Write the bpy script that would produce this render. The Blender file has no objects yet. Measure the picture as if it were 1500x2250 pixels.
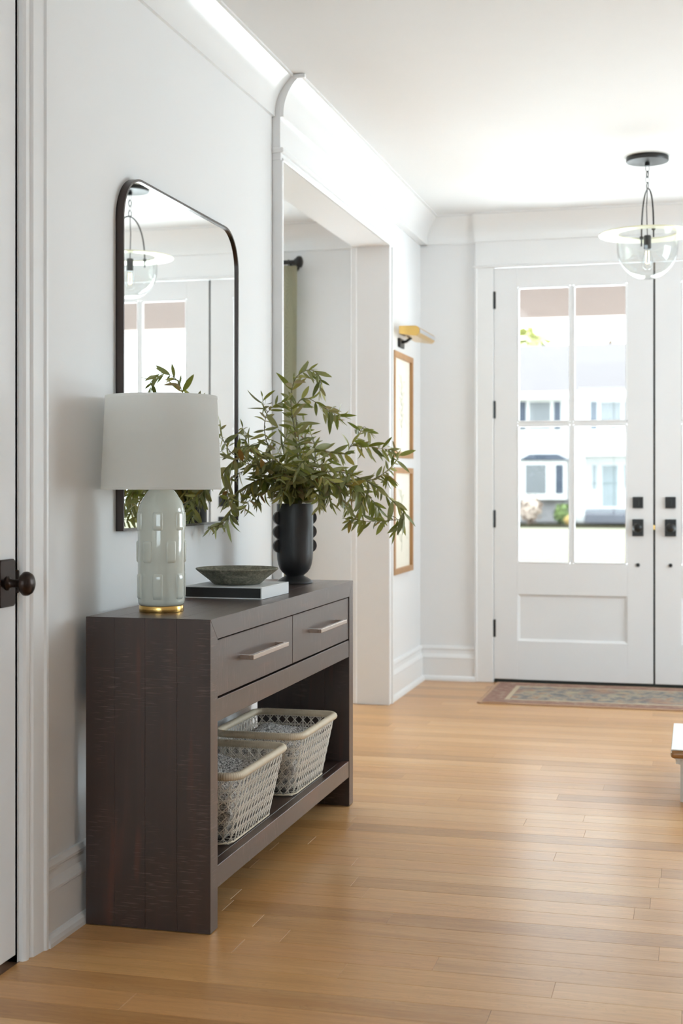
import bpy, bmesh, math, random
from mathutils import Vector, Matrix, noise, Quaternion

# ------------------------------------------------------------------ camera, world, sun, lamps, exposure
SC = bpy.context.scene
COL = SC.collection
F_PX, HORIZON, VAN_X = 3000.0, 1067.0, 1528.0          # measured on the 1500 x 2250 frame
EYE = 1.1405
YAW = math.atan((VAN_X - 750.0) / F_PX)
cam_d = bpy.data.cameras.new('camera')
cam_d.sensor_fit = 'HORIZONTAL'; cam_d.sensor_width = 36.0
cam_d.lens = 36.0 * F_PX / 1500.0
cam_d.shift_y = (HORIZON - 1125.0) / 1500.0
cam_d.clip_start = 0.05; cam_d.clip_end = 400
cam_d.dof.use_dof = True; cam_d.dof.focus_distance = 3.9; cam_d.dof.aperture_fstop = 6.3
cam = bpy.data.objects.new('camera', cam_d); COL.objects.link(cam)
cam.location = (0, 0, EYE); cam.rotation_euler = (math.radians(90), 0, YAW)
SC.camera = cam

SKY, SUN, WIN_RIGHT, WIN_BACK, WIN_DINING = 3.4, 50.0, 46.0, 14.0, 40.0
world = bpy.data.worlds.new('world'); SC.world = world; world.use_nodes = True
bg = world.node_tree.nodes['Background']
bg.inputs[0].default_value = (0.84, 0.95, 1.0, 1); bg.inputs[1].default_value = SKY

sun_d = bpy.data.lights.new('sun', 'SUN'); sun_d.energy = SUN; sun_d.angle = math.radians(1.5); sun_d.color = (0.84, 0.95, 1.0)
sun = bpy.data.objects.new('sun', sun_d); COL.objects.link(sun)
sun.rotation_euler = Vector((0.12, -0.70, -0.70)).to_track_quat('-Z', 'Y').to_euler(); sun.location = (-3, 16, 18)

def area(name, loc, target, sx, sy, power, color=(1, 1, 1)):
    d = bpy.data.lights.new(name, 'AREA'); d.shape = 'RECTANGLE'; d.size = sx; d.size_y = sy; d.energy = power; d.color = color
    o = bpy.data.objects.new(name, d); COL.objects.link(o); o.location = loc
    o.rotation_euler = (Vector(target) - Vector(loc)).to_track_quat('-Z', 'Y').to_euler()
    return o
# daylight of the windows out of frame (window_3 on the right wall, window_2 behind the camera, window_1 in the dining room)
area('daylight_right_window', (2.50, 6.3, 1.55), (-1.5, 5.2, 1.4), 1.6, 1.7, WIN_RIGHT, (0.765, 0.925, 1))
area('daylight_back_window', (-0.6, -1.85, 1.6), (-0.6, 3, 1.5), 1.7, 1.6, WIN_BACK, (0.66, 0.88, 1))
area('daylight_dining_window', (-3.3, 7.78, 1.5), (-3.3, 3, 1.4), 1.5, 1.7, WIN_DINING, (0.765, 0.925, 1))

SC.view_settings.view_transform = 'Standard'; SC.view_settings.look = 'None'
SC.view_settings.exposure = 0.36; SC.view_settings.gamma = 1.0; SC.view_settings.use_curve_mapping = False
SC.cycles.max_bounces = 10; SC.cycles.diffuse_bounces = 6; SC.cycles.glossy_bounces = 5
SC.cycles.transparent_max_bounces = 16; SC.cycles.use_denoising = True
SC.cycles.sample_clamp_indirect = 8.0

RND = random.Random(7)

# ------------------------------------------------------------------ helpers
def s2l(*c):
    r = []
    for v in c:
        v /= 255.0
        r.append(v / 12.92 if v <= 0.04045 else ((v + 0.055) / 1.055) ** 2.4)
    return tuple(r)

def at(px, py, Y):
    a = (px - 750) / F_PX; b = (HORIZON - py) / F_PX
    S, C = math.sin(YAW), math.cos(YAW)
    dx, dy = -S + a * C, C + a * S
    t = Y / dy
    return Vector((dx * t, Y, EYE + b * t))

def tag(o, label=None, cat=None, group=None, kind=None):
    if label: o['label'] = label
    if cat: o['category'] = cat
    if group: o['group'] = group
    if kind: o['kind'] = kind
    return o

WL = {}
def thing(name, loc, label=None, cat=None, group=None, kind=None, parent=None):
    o = bpy.data.objects.new(name, None); COL.objects.link(o); o.empty_display_size = 0.05
    loc = Vector(loc)
    if parent is not None:
        o.parent = parent; o.location = loc - WL[parent.name]
    else:
        o.location = loc
    WL[o.name] = loc.copy()
    return tag(o, label, cat, group, kind)

def obj(name, bm, mat, parent=None, smooth=False, loc=None, label=None, cat=None, group=None, kind=None, angle=None):
    """links a bmesh given in world coordinates as one mesh object whose origin is at its parent's origin (or at loc)"""
    me = bpy.data.meshes.new(name)
    base = WL[parent.name] if parent is not None else Vector(loc or (0, 0, 0))
    if base.length > 0: bmesh.ops.translate(bm, verts=bm.verts, vec=-base)
    bm.normal_update(); bm.to_mesh(me); bm.free()
    if smooth:
        me.polygons.foreach_set('use_smooth', [True] * len(me.polygons))
        if angle:
            me.set_sharp_from_angle(angle=math.radians(angle))
    for m in (mat if isinstance(mat, (list, tuple)) else [mat]): me.materials.append(m)
    o = bpy.data.objects.new(name, me); COL.objects.link(o)
    if parent is not None: o.parent = parent
    else: o.location = base
    WL[o.name] = base.copy()
    return tag(o, label, cat, group, kind)

def NB(): return bmesh.new()

def box(bm, x0, x1, y0, y1, z0, z1, bev=0.0, seg=1):
    v = [bm.verts.new(p) for p in ((x0, y0, z0), (x1, y0, z0), (x1, y1, z0), (x0, y1, z0), (x0, y0, z1), (x1, y0, z1), (x1, y1, z1), (x0, y1, z1))]
    fs = [bm.faces.new([v[i] for i in f]) for f in ((3, 2, 1, 0), (4, 5, 6, 7), (0, 1, 5, 4), (1, 2, 6, 5), (2, 3, 7, 6), (3, 0, 4, 7))]
    if bev > 0:
        es = list({e for f in fs for e in f.edges})
        bmesh.ops.bevel(bm, geom=es, offset=bev, segments=seg, affect='EDGES', profile=0.5)
    return bm

def prism(bm, poly, axis, a, b, caps=True):
    """poly: 2-D points (counter-clockwise seen along the axis) in the two other axes, extruded a..b along axis"""
    def P(p, t): return {'X': (t, p[0], p[1]), 'Y': (p[0], t, p[1]), 'Z': (p[0], p[1], t)}[axis]
    A = [bm.verts.new(P(p, a)) for p in poly]; B = [bm.verts.new(P(p, b)) for p in poly]
    n = len(poly); fs = []
    for i in range(n):
        fs.append(bm.faces.new((A[i], A[(i + 1) % n], B[(i + 1) % n], B[i])))
    if caps:
        fs.append(bm.faces.new(A[::-1])); fs.append(bm.faces.new(B))
    bmesh.ops.recalc_face_normals(bm, faces=fs)
    return bm

def lathe(bm, prof, c=(0, 0, 0), n=48, axis='Z', a0=0.0):
    rings = []
    for r, z in prof:
        if r < 1e-6:
            rings.append([bm.verts.new(_ax(c, 0, 0, z, axis))])
        else:
            rings.append([bm.verts.new(_ax(c, r * math.cos(a0 + 2 * math.pi * i / n), r * math.sin(a0 + 2 * math.pi * i / n), z, axis)) for i in range(n)])
    for A, B in zip(rings, rings[1:]):
        for i in range(n):
            j = (i + 1) % n
            if len(A) == 1 and len(B) == 1: continue
            if len(A) == 1: bm.faces.new((A[0], B[j], B[i]))
            elif len(B) == 1: bm.faces.new((A[i], A[j], B[0]))
            else: bm.faces.new((A[i], A[j], B[j], B[i]))
    return bm

def _ax(c, x, y, z, axis):
    if axis == 'Z': return (c[0] + x, c[1] + y, c[2] + z)
    if axis == 'X': return (c[0] + z, c[1] + x, c[2] + y)
    return (c[0] + x, c[1] + z, c[2] + y)

def catmull(pts, per=6, closed=False):
    P = [Vector(p) for p in pts]; n = len(P); out = []
    rng = range(n) if closed else range(n - 1)
    for i in rng:
        p0 = P[(i - 1) % n] if closed or i > 0 else P[0] * 2 - P[1]
        p1 = P[i]; p2 = P[(i + 1) % n]
        p3 = P[(i + 2) % n] if closed or i + 2 < n else p2 * 2 - p1
        for k in range(per):
            t = k / per
            out.append(0.5 * ((2 * p1) + (p2 - p0) * t + (2 * p0 - 5 * p1 + 4 * p2 - p3) * t * t + (3 * p1 - p0 - 3 * p2 + p3) * t ** 3))
    if not closed: out.append(P[-1].copy())
    return out

def tube(bm, pts, r, n=8, closed=False, caps=True):
    """r: number or list per point"""
    P = [Vector(p) for p in pts]; N = len(P)
    rings = []; up = None
    for i in range(N):
        if closed: t = (P[(i + 1) % N] - P[i - 1])
        else: t = P[min(i + 1, N - 1)] - P[max(i - 1, 0)]
        t.normalize()
        if up is None:
            up = Vector((0, 0, 1)) if abs(t.z) < 0.9 else Vector((1, 0, 0))
        s = t.cross(up)
        if s.length < 1e-6: s = t.orthogonal()
        s.normalize(); up = s.cross(t).normalized()
        rr = r[i] if isinstance(r, (list, tuple)) else r
        rings.append([bm.verts.new(P[i] + (s * math.cos(2 * math.pi * k / n) + up * math.sin(2 * math.pi * k / n)) * rr) for k in range(n)])
    rng = range(N) if closed else range(N - 1)
    for i in rng:
        A, B = rings[i], rings[(i + 1) % N]
        off = 0
        if closed and i == N - 1:
            off = min(range(n), key=lambda k: (A[0].co - B[k].co).length)
        for k in range(n):
            bm.faces.new((A[k], B[(k + off) % n], B[(k + 1 + off) % n], A[(k + 1) % n]))
    if caps and not closed:
        bm.faces.new(rings[0]); bm.faces.new(rings[-1][::-1])
    return bm

def rrect(x0, x1, y0, y1, r, seg=6, corners=(1, 1, 1, 1)):
    """rounded rectangle ccw; corners: (x1y0, x1y1, x0y1, x0y0)"""
    out = []
    for (cx, cy, a, on) in ((x1, y0, -90, corners[0]), (x1, y1, 0, corners[1]), (x0, y1, 90, corners[2]), (x0, y0, 180, corners[3])):
        if not on: out.append((cx, cy)); continue
        mx = cx - r if cx == x1 else cx + r; my = cy - r if cy == y1 else cy + r
        for k in range(seg + 1):
            t = math.radians(a + 90 * k / seg); out.append((mx + r * math.cos(t), my + r * math.sin(t)))
    return out

# ------------------------------------------------------------------ materials
class NT:
    def __init__(s, name):
        s.m = bpy.data.materials.new(name); s.m.use_nodes = True; s.t = s.m.node_tree; s.n = s.t.nodes; s.l = s.t.links
        s.p = s.n['Principled BSDF']; s.out = s.n['Material Output']
    def add(s, typ, **kw):
        x = s.n.new(typ)
        for k, v in kw.items(): setattr(x, k, v)
        return x
    def set(s, node, sock, v):
        if hasattr(v, 'links') or hasattr(v, 'is_output'): s.l.new(v, node.inputs[sock])
        else: node.inputs[sock].default_value = v
    def coord(s, kind='Object', scale=(1, 1, 1), loc=None):
        c = s.add('ShaderNodeTexCoord'); m = s.add('ShaderNodeMapping'); s.l.new(c.outputs[kind], m.inputs[0])
        m.inputs['Scale'].default_value = scale
        if loc is not None: s.set(m, 'Location', loc)
        return m.outputs[0]
    def noise(s, vec, scale=5, detail=2, rough=0.5, dist=0.0):
        x = s.add('ShaderNodeTexNoise'); s.l.new(vec, x.inputs['Vector'])
        x.inputs['Scale'].default_value = scale; x.inputs['Detail'].default_value = detail; x.inputs['Roughness'].default_value = rough; x.inputs['Distortion'].default_value = dist
        return x.outputs['Fac']
    def ramp(s, fac, stops):
        x = s.add('ShaderNodeValToRGB'); s.l.new(fac, x.inputs[0]); e = x.color_ramp.elements
        while len(e) < len(stops): e.new(0.5)
        for el, (p, c) in zip(e, stops):
            el.position = p; el.color = (c, c, c, 1) if isinstance(c, (int, float)) else (*c, 1)
        return x.outputs[0]
    def mix(s, fac, a, b, mode='MIX'):
        x = s.add('ShaderNodeMix', data_type='RGBA', blend_type=mode)
        s.set(x, 0, fac)
        for i, v in ((6, a), (7, b)):
            if isinstance(v, tuple): x.inputs[i].default_value = (*v[:3], 1)
            else: s.l.new(v, x.inputs[i])
        return x.outputs[2]
    def math(s, op, a, b=None, c=None):
        x = s.add('ShaderNodeMath', operation=op); s.set(x, 0, a)
        if b is not None: s.set(x, 1, b)
        if c is not None: s.set(x, 2, c)
        return x.outputs[0]
    def bump(s, h, strength=0.5, dist=0.001):
        x = s.add('ShaderNodeBump'); s.l.new(h, x.inputs['Height']); x.inputs['Strength'].default_value = strength; x.inputs['Distance'].default_value = dist
        s.l.new(x.outputs[0], s.p.inputs['Normal']); return x
    def pr(s, **kw):
        for k, v in kw.items():
            key = {'color': 'Base Color', 'rough': 'Roughness', 'metal': 'Metallic', 'spec': 'Specular IOR Level', 'coat': 'Coat Weight', 'coat_rough': 'Coat Roughness'}.get(k, k)
            if isinstance(v, tuple) and len(v) == 3: v = (*v, 1)
            s.set(s.p, key, v)
        return s

def plain(name, color, rough=0.5, metal=0.0, spec=0.5, var=0.0, vscale=8.0, bump=0.0, bscale=60.0, **kw):
    t = NT(name)
    v = t.coord('Object')
    n = t.noise(v, vscale, 3)
    if var:
        c = t.mix(n, tuple(max(0, x * (1 - var)) for x in color), tuple(min(1, x * (1 + var)) for x in color))
        t.pr(color=c)
    else: t.pr(color=color)
    t.pr(rough=rough, metal=metal, spec=spec, **kw)
    if bump: t.bump(t.noise(v, bscale, 3), bump, 0.001)
    return t.m

def thin_glass(name, tint=(1, 1, 1), gloss=1.0):
    t = NT(name); t.n.remove(t.p)
    tr = t.add('ShaderNodeBsdfTransparent'); tr.inputs[0].default_value = (*tint, 1)
    gl = t.add('ShaderNodeBsdfGlossy'); gl.inputs['Roughness'].default_value = 0.015
    lw = t.add('ShaderNodeLayerWeight'); lw.inputs[0].default_value = 0.5
    f = t.math('MULTIPLY', t.math('MULTIPLY_ADD', t.math('POWER', lw.outputs['Facing'], 5.0), 0.96, 0.04), gloss)
    mx = t.add('ShaderNodeMixShader'); t.l.new(f, mx.inputs[0]); t.l.new(tr.outputs[0], mx.inputs[1]); t.l.new(gl.outputs[0], mx.inputs[2])
    t.l.new(mx.outputs[0], t.out.inputs[0]); return t.m

WHITE = (0.80, 0.80, 0.80)
M = {}
M['wall'] = plain('wall_paint', (0.80, 0.80, 0.805), 0.55, var=0.012, vscale=1.5, bump=0.06, bscale=260)
M['ceiling'] = plain('ceiling_paint', (0.80, 0.80, 0.80), 0.7, var=0.01, bump=0.05, bscale=200)
M['trim'] = plain('trim_paint', (0.82, 0.82, 0.825), 0.28, var=0.008, bump=0.02, bscale=120)
M['crown'] = plain('crown_paint', (0.82, 0.82, 0.82), 0.2, spec=0.7, var=0.008)
M['door'] = plain('door_paint', (0.80, 0.80, 0.81), 0.3, var=0.008)
M['black'] = plain('blackened_metal', (0.012, 0.012, 0.012), 0.35, var=0.2)
M['bronze'] = plain('oil_rubbed_bronze', (0.035, 0.022, 0.018), 0.3, metal=0.7, var=0.3, vscale=30)
M['glass'] = thin_glass('window_glass')
M['globe'] = thin_glass('globe_glass', (0.98, 0.99, 0.99), 1.3)
M['gold'] = plain('brushed_brass', (0.78, 0.50, 0.16), 0.22, metal=1.0, var=0.06, vscale=40)
M['pale_brass'] = plain('pale_brass', (0.86, 0.84, 0.62), 0.3, metal=0.6, var=0.03)
M['steel'] = plain('brushed_steel', (0.55, 0.56, 0.58), 0.3, metal=0.9)
M['dark_strip'] = plain('weatherstrip', (0.010, 0.014, 0.012), 0.6)

def espresso(name, grain):
    """dark stained wood with saw marks across the grain; grain = 'X','Y','Z'"""
    t = NT(name)
    ax = 'XYZ'.index(grain)
    def sc(along, across): return tuple(along if i == ax else across for i in range(3))
    oi = t.add('ShaderNodeObjectInfo')
    off = t.math('MULTIPLY', oi.outputs['Random'], 0.15)
    cmb = t.add('ShaderNodeCombineXYZ')
    for i in range(3): t.l.new(off, cmb.inputs[i])
    g = t.noise(t.coord('Object', sc(1.5, 28), cmb.outputs[0]), 1, 5, 0.6, 0.4)
    base = t.ramp(g, [(0.25, s2l(35, 22, 18)), (0.55, s2l(46, 30, 25)), (0.8, s2l(59, 39, 32))])
    red = t.ramp(t.noise(t.coord('Object', sc(2.5, 22), cmb.outputs[0]), 1, 2), [(0.60, 0.0), (0.74, 1.0)])
    base = t.mix(t.math('MULTIPLY', red, 0.55), base, s2l(92, 50, 34))
    lines = t.ramp(t.noise(t.coord('Object', sc(330, 20)), 1, 1), [(0.58, 0.0), (0.68, 1.0)])
    patch = t.ramp(t.noise(t.coord('Object', sc(4, 11), cmb.outputs[0]), 1, 1), [(0.47, 0.0), (0.6, 1.0)])
    saw = t.math('MULTIPLY', lines, patch)
    col = t.mix(t.math('MULTIPLY', saw, 0.45), base, s2l(116, 102, 94))
    rough = t.math('MULTIPLY_ADD', g, 0.12, 0.34)
    t.pr(color=col, rough=rough, spec=0.5, coat=0.8, coat_rough=0.36, **{'Coat Tint': (1.0, 0.90, 0.86)})
    h = t.math('ADD', t.math('MULTIPLY', g, 0.35), t.math('MULTIPLY', saw, -0.9))
    t.bump(h, 0.8, 0.0009)
    return t.m
for a in 'XYZ': M['wood' + a] = espresso('espresso_wood_' + a.lower(), a)

def oak_floor():
    t = NT('oak_planks')
    oi = t.add('ShaderNodeObjectInfo'); rnd = oi.outputs['Random']
    cmb = t.add('ShaderNodeCombineXYZ')
    t.l.new(t.math('MULTIPLY', rnd, 37.0), cmb.inputs[0]); t.l.new(t.math('MULTIPLY', rnd, 91.0), cmb.inputs[1])
    g = t.noise(t.coord('Object', (1.3, 26, 1), cmb.outputs[0]), 1, 6, 0.62, 0.6)
    fine = t.noise(t.coord('Object', (7, 320, 1), cmb.outputs[0]), 1, 2)
    cath = t.noise(t.coord('Object', (2.2, 11, 1), cmb.outputs[0]), 1.6, 3, 0.5, 1.8)
    a = t.ramp(g, [(0.25, s2l(172, 122, 70)), (0.5, s2l(206, 156, 98)), (0.75, s2l(224, 182, 128))])
    rings = t.ramp(t.math('FRACT', t.math('MULTIPLY', cath, 9.0)), [(0.0, 0.0), (0.7, 0.25), (0.93, 1.0), (1.0, 0.0)])
    a = t.mix(t.math('MULTIPLY', rings, 0.38), a, s2l(140, 98, 60))
    a = t.mix(t.math('MULTIPLY', t.ramp(fine, [(0.48, 0.0), (0.70, 1.0)]), 0.55), a, s2l(140, 99, 62))
    tone = t.ramp(rnd, [(0.0, s2l(150, 100, 54)), (0.3, s2l(212, 160, 100)), (0.6, s2l(204, 150, 98)), (0.8, s2l(226, 182, 130)), (1.0, s2l(170, 120, 70))])
    a = t.mix(0.45, a, tone)
    t.pr(color=a, rough=t.math('MULTIPLY_ADD', g, 0.10, 0.25), spec=0.6)
    t.bump(t.math('ADD', t.math('MULTIPLY', fine, 0.6), g), 0.12, 0.0008)
    return t.m
M['oak'] = oak_floor()
M['oak_sub'] = plain('floor_joint', s2l(92, 62, 38), 0.7, var=0.15)
M['oak_frame'] = (lambda t: (t.pr(color=t.mix(t.noise(t.coord('Object', (30, 30, 3)), 1, 4), s2l(150, 104, 62), s2l(196, 152, 102)), rough=0.45), t.m)[1])(NT('light_oak_frame'))
M['oak_tread'] = (lambda t: (t.pr(color=t.mix(t.noise(t.coord('Object', (2, 30, 30)), 1, 4), s2l(150, 104, 58), s2l(184, 138, 88)), rough=0.16, coat=0.6, coat_rough=0.1), t.m)[1])(NT('polished_oak_tread'))

# ------------------------------------------------------------------ materials of the objects
M['handle'] = plain('bronze_handle', (0.62, 0.52, 0.45), 0.24, metal=1.0, var=0.05)
M['celadon'] = plain('celadon_glaze', s2l(202, 207, 198), 0.09, var=0.05, vscale=18, coat=0.6, coat_rough=0.03)
M['bulb_white'] = plain('frosted_bulb', (0.8, 0.8, 0.78), 0.3)
def fabric(name, col, trans):
    t = NT(name); v = t.coord('Object')
    w = t.noise(t.coord('Object', (900, 900, 900)), 1, 1)
    c = t.mix(w, tuple(x * .95 for x in col), col)
    t.pr(color=c, rough=0.9, spec=0.2); t.bump(w, 0.08, 0.0005)
    if trans:
        tl = t.add('ShaderNodeBsdfTranslucent'); tl.inputs[0].default_value = (*col, 1)
        mx = t.add('ShaderNodeMixShader'); mx.inputs[0].default_value = trans
        t.l.new(t.p.outputs[0], mx.inputs[1]); t.l.new(tl.outputs[0], mx.inputs[2]); t.l.new(mx.outputs[0], t.out.inputs[0])
    return t.m
M['shade'] = fabric('linen_shade', (0.90, 0.90, 0.885), 0.7)
M['mirror_frame'] = plain('mirror_frame_metal', (0.075, 0.062, 0.058), 0.25, metal=1.0, var=0.1)
t = NT('mirror_silver'); t.pr(color=(0.92, 0.935, 0.93), rough=0.0, metal=1.0); M['mirror'] = t.m
M['book_cover'] = plain('pale_book_cover', s2l(222, 224, 226), 0.45, var=0.02)
M['book_pages'] = (lambda t: (t.pr(color=t.mix(t.noise(t.coord('Object', (2, 2, 2200)), 1, 2), (0.012, 0.012, 0.012), (0.035, 0.034, 0.032)), rough=0.7), t.m)[1])(NT('dark_page_edges'))
def stone():
    t = NT('green_grey_stone'); v = t.coord('Object')
    n = t.noise(v, 26, 8, 0.65, 1.2); f = t.noise(v, 160, 4, 0.7)
    c = t.ramp(n, [(0.3, s2l(92, 92, 80)), (0.5, s2l(124, 122, 108)), (0.68, s2l(152, 150, 134))])
    c = t.mix(t.ramp(f, [(0.42, 0.5), (0.55, 0.0)]), c, s2l(74, 74, 62))
    t.pr(color=c, rough=0.75, spec=0.3); t.bump(f, 0.35, 0.0015); return t.m
M['stone'] = stone()
M['matte_black'] = plain('matte_black_metal', (0.022, 0.022, 0.024), 0.42, var=0.15, vscale=60, bump=0.05, bscale=500)
def leafmat():
    t = NT('olive_leaf'); oi = t.add('ShaderNodeObjectInfo')
    c = t.ramp(oi.outputs['Random'], [(0.0, s2l(98, 104, 38)), (0.25, s2l(150, 152, 66)), (0.5, s2l(122, 132, 52)), (0.72, s2l(184, 180, 106)), (0.92, s2l(160, 146, 64)), (0.97, s2l(160, 120, 62))])
    g = t.add('ShaderNodeNewGeometry')
    c2 = t.mix(t.math('MULTIPLY', g.outputs['Backfacing'], 0.45), c, s2l(150, 152, 118))
    c2 = t.mix(t.math('MULTIPLY', t.noise(t.coord('Object', (4, 14, 4)), 1, 2), 0.3), c2, s2l(60, 68, 34))
    t.pr(color=c2, rough=0.42, spec=0.5)
    tl = t.add('ShaderNodeBsdfTranslucent'); t.l.new(c2, tl.inputs[0])
    mx = t.add('ShaderNodeMixShader'); mx.inputs[0].default_value = 0.25
    t.l.new(t.p.outputs[0], mx.inputs[1]); t.l.new(tl.outputs[0], mx.inputs[2]); t.l.new(mx.outputs[0], t.out.inputs[0]); return t.m
M['leaf'] = leafmat()
M['stem'] = plain('olive_stem', s2l(104, 96, 62), 0.6, var=0.25, vscale=30)
M['cane'] = plain('whitewashed_cane', s2l(240, 234, 224), 0.5, var=0.12, vscale=30)
M['rattan'] = plain('wrapped_rattan', s2l(226, 212, 188), 0.5, var=0.12, vscale=40)
def boucle(name, a, b):
    t = NT(name); v = t.coord('Object')
    n = t.noise(v, 210, 3, 0.75); n2 = t.noise(v, 9, 2)
    c = t.ramp(n, [(0.40, a), (0.56, b)])
    c = t.mix(t.ramp(n2, [(0.45, 0.0), (0.6, 0.35)]), c, s2l(150, 138, 120))
    t.pr(color=c, rough=0.95, spec=0.1); t.bump(n, 0.6, 0.003); return t.m
M['blanket'] = boucle('grey_boucle', s2l(82, 80, 80), s2l(240, 238, 236))
M['art'] = (lambda t: (t.pr(color=t.mix(t.ramp(t.noise(t.coord('Object', (1, 9, 6)), 1, 5, 0.7, 1.5), [(0.60, 0.0), (0.72, 0.35)]), s2l(238, 233, 218), s2l(160, 164, 140)), rough=0.7), t.m)[1])(NT('cream_art_paper'))
M['sketch'] = plain('sketch_line', s2l(196, 196, 176), 0.8)
M['curtain_rod'] = plain('black_rod', (0.012, 0.012, 0.013), 0.4)
def curtain_mat():
    t = NT('sage_curtain'); 
    w = t.noise(t.coord('Object', (700, 1, 700)), 1, 1)
    # fine cream bursts: radial lines round a lattice of centres
    c = t.add('ShaderNodeTexCoord'); sp = t.add('ShaderNodeSeparateXYZ'); t.l.new(c.outputs['UV'], sp.inputs[0])
    def cell(o, s): return t.math('SUBTRACT', t.math('FRACT', t.math('MULTIPLY', o, s)), 0.5)
    u = cell(sp.outputs[0], 1.0 / 0.19); v = cell(sp.outputs[1], 1.0 / 0.24)
    a = t.math('ARCTAN2', v, u); st = t.math('SINE', t.math('MULTIPLY', a, 26.0))
    line = t.ramp(st, [(0.55, 0.0), (0.9, 1.0)])
    col = t.mix(t.math('MULTIPLY', line, 0.38), s2l(192, 190, 168), s2l(232, 229, 208))
    t.pr(color=t.mix(t.math('MULTIPLY', w, .25), col, s2l(170, 170, 146)), rough=0.9, spec=0.1); return t.m
M['curtain'] = curtain_mat()
def rugmat(hx, hy):
    t = NT('faded_persian_rug'); c = t.add('ShaderNodeTexCoord'); sp = t.add('ShaderNodeSeparateXYZ'); t.l.new(c.outputs['Object'], sp.inputs[0])
    ex = t.math('SUBTRACT', hx, t.math('ABSOLUTE', sp.outputs[0])); ey = t.math('SUBTRACT', hy, t.math('ABSOLUTE', sp.outputs[1]))
    edge = t.math('MINIMUM', ex, ey)
    v = t.coord('Object', (1, 1, 1))
    vo = t.add('ShaderNodeTexVoronoi'); t.l.new(v, vo.inputs['Vector']); vo.inputs['Scale'].default_value = 9.0
    n = t.noise(v, 16, 4, 0.7); f = t.noise(v, 60, 3, 0.7); big = t.noise(v, 3.2, 2)
    field = t.ramp(n, [(0.32, s2l(84, 92, 106)), (0.45, s2l(112, 116, 122)), (0.56, s2l(168, 156, 138)), (0.68, s2l(158, 104, 84))])
    field = t.mix(t.ramp(vo.outputs['Distance'], [(0.18, 0.75), (0.34, 0.0)]), field, s2l(178, 166, 138))
    field = t.mix(t.ramp(big, [(0.55, 0.0), (0.68, 0.6)]), field, s2l(164, 112, 92))
    band = t.ramp(t.noise(t.coord('Object', (22, 22, 1)), 1, 3, 0.7), [(0.4, s2l(132, 92, 84)), (0.55, s2l(150, 112, 100)), (0.68, s2l(172, 152, 136))])
    r = t.add('ShaderNodeValToRGB'); e = r.color_ramp; e.interpolation = 'CONSTANT'; t.l.new(t.math('MULTIPLY', edge, 4.0), r.inputs[0])
    el = e.elements; el[0].position = 0; el[0].color = (0, 0, 0, 1); el[1].position = 0.60; el[1].color = (1, 1, 1, 1)
    k = el.new(0.07); k.color = (0.35, .35, .35, 1); k = el.new(0.50); k.color = (0.6, .6, .6, 1)
    def ge(th): return t.math('GREATER_THAN', r.outputs[0], th)
    col = t.mix(ge(0.2), s2l(188, 150, 122), band)
    col = t.mix(ge(0.5), col, s2l(196, 178, 152))
    col = t.mix(ge(0.8), col, field)
    col = t.mix(t.math('MULTIPLY', f, 0.5), col, s2l(170, 156, 140))
    t.pr(color=col, rough=0.95, spec=0.1); t.bump(f, 0.5, 0.003); return t.m
M['filament'] = (lambda t: (t.pr(color=(1, .8, .5), **{'Emission Color': (1.0, 0.72, 0.35, 1), 'Emission Strength': 6.0}), t.m)[1])(NT('filament_glow'))
M['white_top'] = plain('white_tread_top', (0.88, 0.88, 0.88), 0.35, var=0.02)
M['riser'] = plain('stair_paint', (0.78, 0.78, 0.76), 0.4)
# outdoors
M['siding'] = (lambda t: (t.pr(color=(0.84, 0.84, 0.83), rough=0.6), t.bump(t.math('FRACT', t.math('MULTIPLY', (lambda s: (t.l.new(t.add('ShaderNodeTexCoord').outputs['Object'], s.inputs[0]), s.outputs[2])[1])(t.add('ShaderNodeSeparateXYZ')), 6.5)), 0.4, 0.02), t.m)[2])(NT('white_siding'))
M['roof'] = (lambda t: (t.pr(color=t.mix(t.noise(t.coord('Object', (1.2, 5, 5)), 1, 4), s2l(62, 56, 56), s2l(69, 63, 64)), spec=0.1, rough=0.9), t.m)[1])(NT('grey_shingles'))
M['shutter'] = plain('slate_shutter', s2l(84, 92, 106), 0.7, spec=0.1)
M['pane_far'] = plain('far_window_pane', s2l(128, 132, 136), 0.4, spec=0.2, var=0.1, vscale=0.8)
M['pane_dark'] = plain('dark_door_pane', s2l(118, 132, 136), 0.12, var=0.3, vscale=1.2)
M['stonewall'] = plain('grey_fieldstone', s2l(176, 174, 176), 0.9, var=0.25, vscale=3.0)
M['slate_steps'] = plain('slate_steps', s2l(104, 106, 114), 0.85, var=0.15, vscale=2)
M['paving'] = plain('pale_paving', s2l(238, 238, 236), 0.85, var=0.06, vscale=3)
M['drive'] = plain('pale_concrete', (0.62, 0.62, 0.60), 0.85, var=0.05, vscale=1)
M['porch_beige'] = plain('beige_porch_boards', s2l(117, 105, 99), 0.7, var=0.03)
M['lawn'] = (lambda t: (t.pr(color=t.mix(t.noise(t.coord('Object'), 0.7, 6, 0.7), s2l(50, 48, 30), s2l(58, 55, 35)), rough=0.95, spec=0.1), t.bump(t.noise(t.coord('Object'), 20, 4), .5, .03), t.m)[2])(NT('lawn_grass'))
M['hedge'] = plain('hedge_leaves', s2l(112, 134, 70), 0.8, var=0.35, vscale=6)
M['blossom'] = plain('pale_blossom', s2l(214, 196, 182), 0.8, var=0.2, vscale=4)
M['ochre'] = plain('ochre_shrub_leaves', s2l(206, 178, 110), 0.8, var=0.2, vscale=4)
M['tree_leaf'] = plain('tree_leaves', s2l(184, 186, 132), 0.8, var=0.3, vscale=2)
M['bark'] = plain('bark', s2l(120, 106, 92), 0.9, var=0.2)

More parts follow.
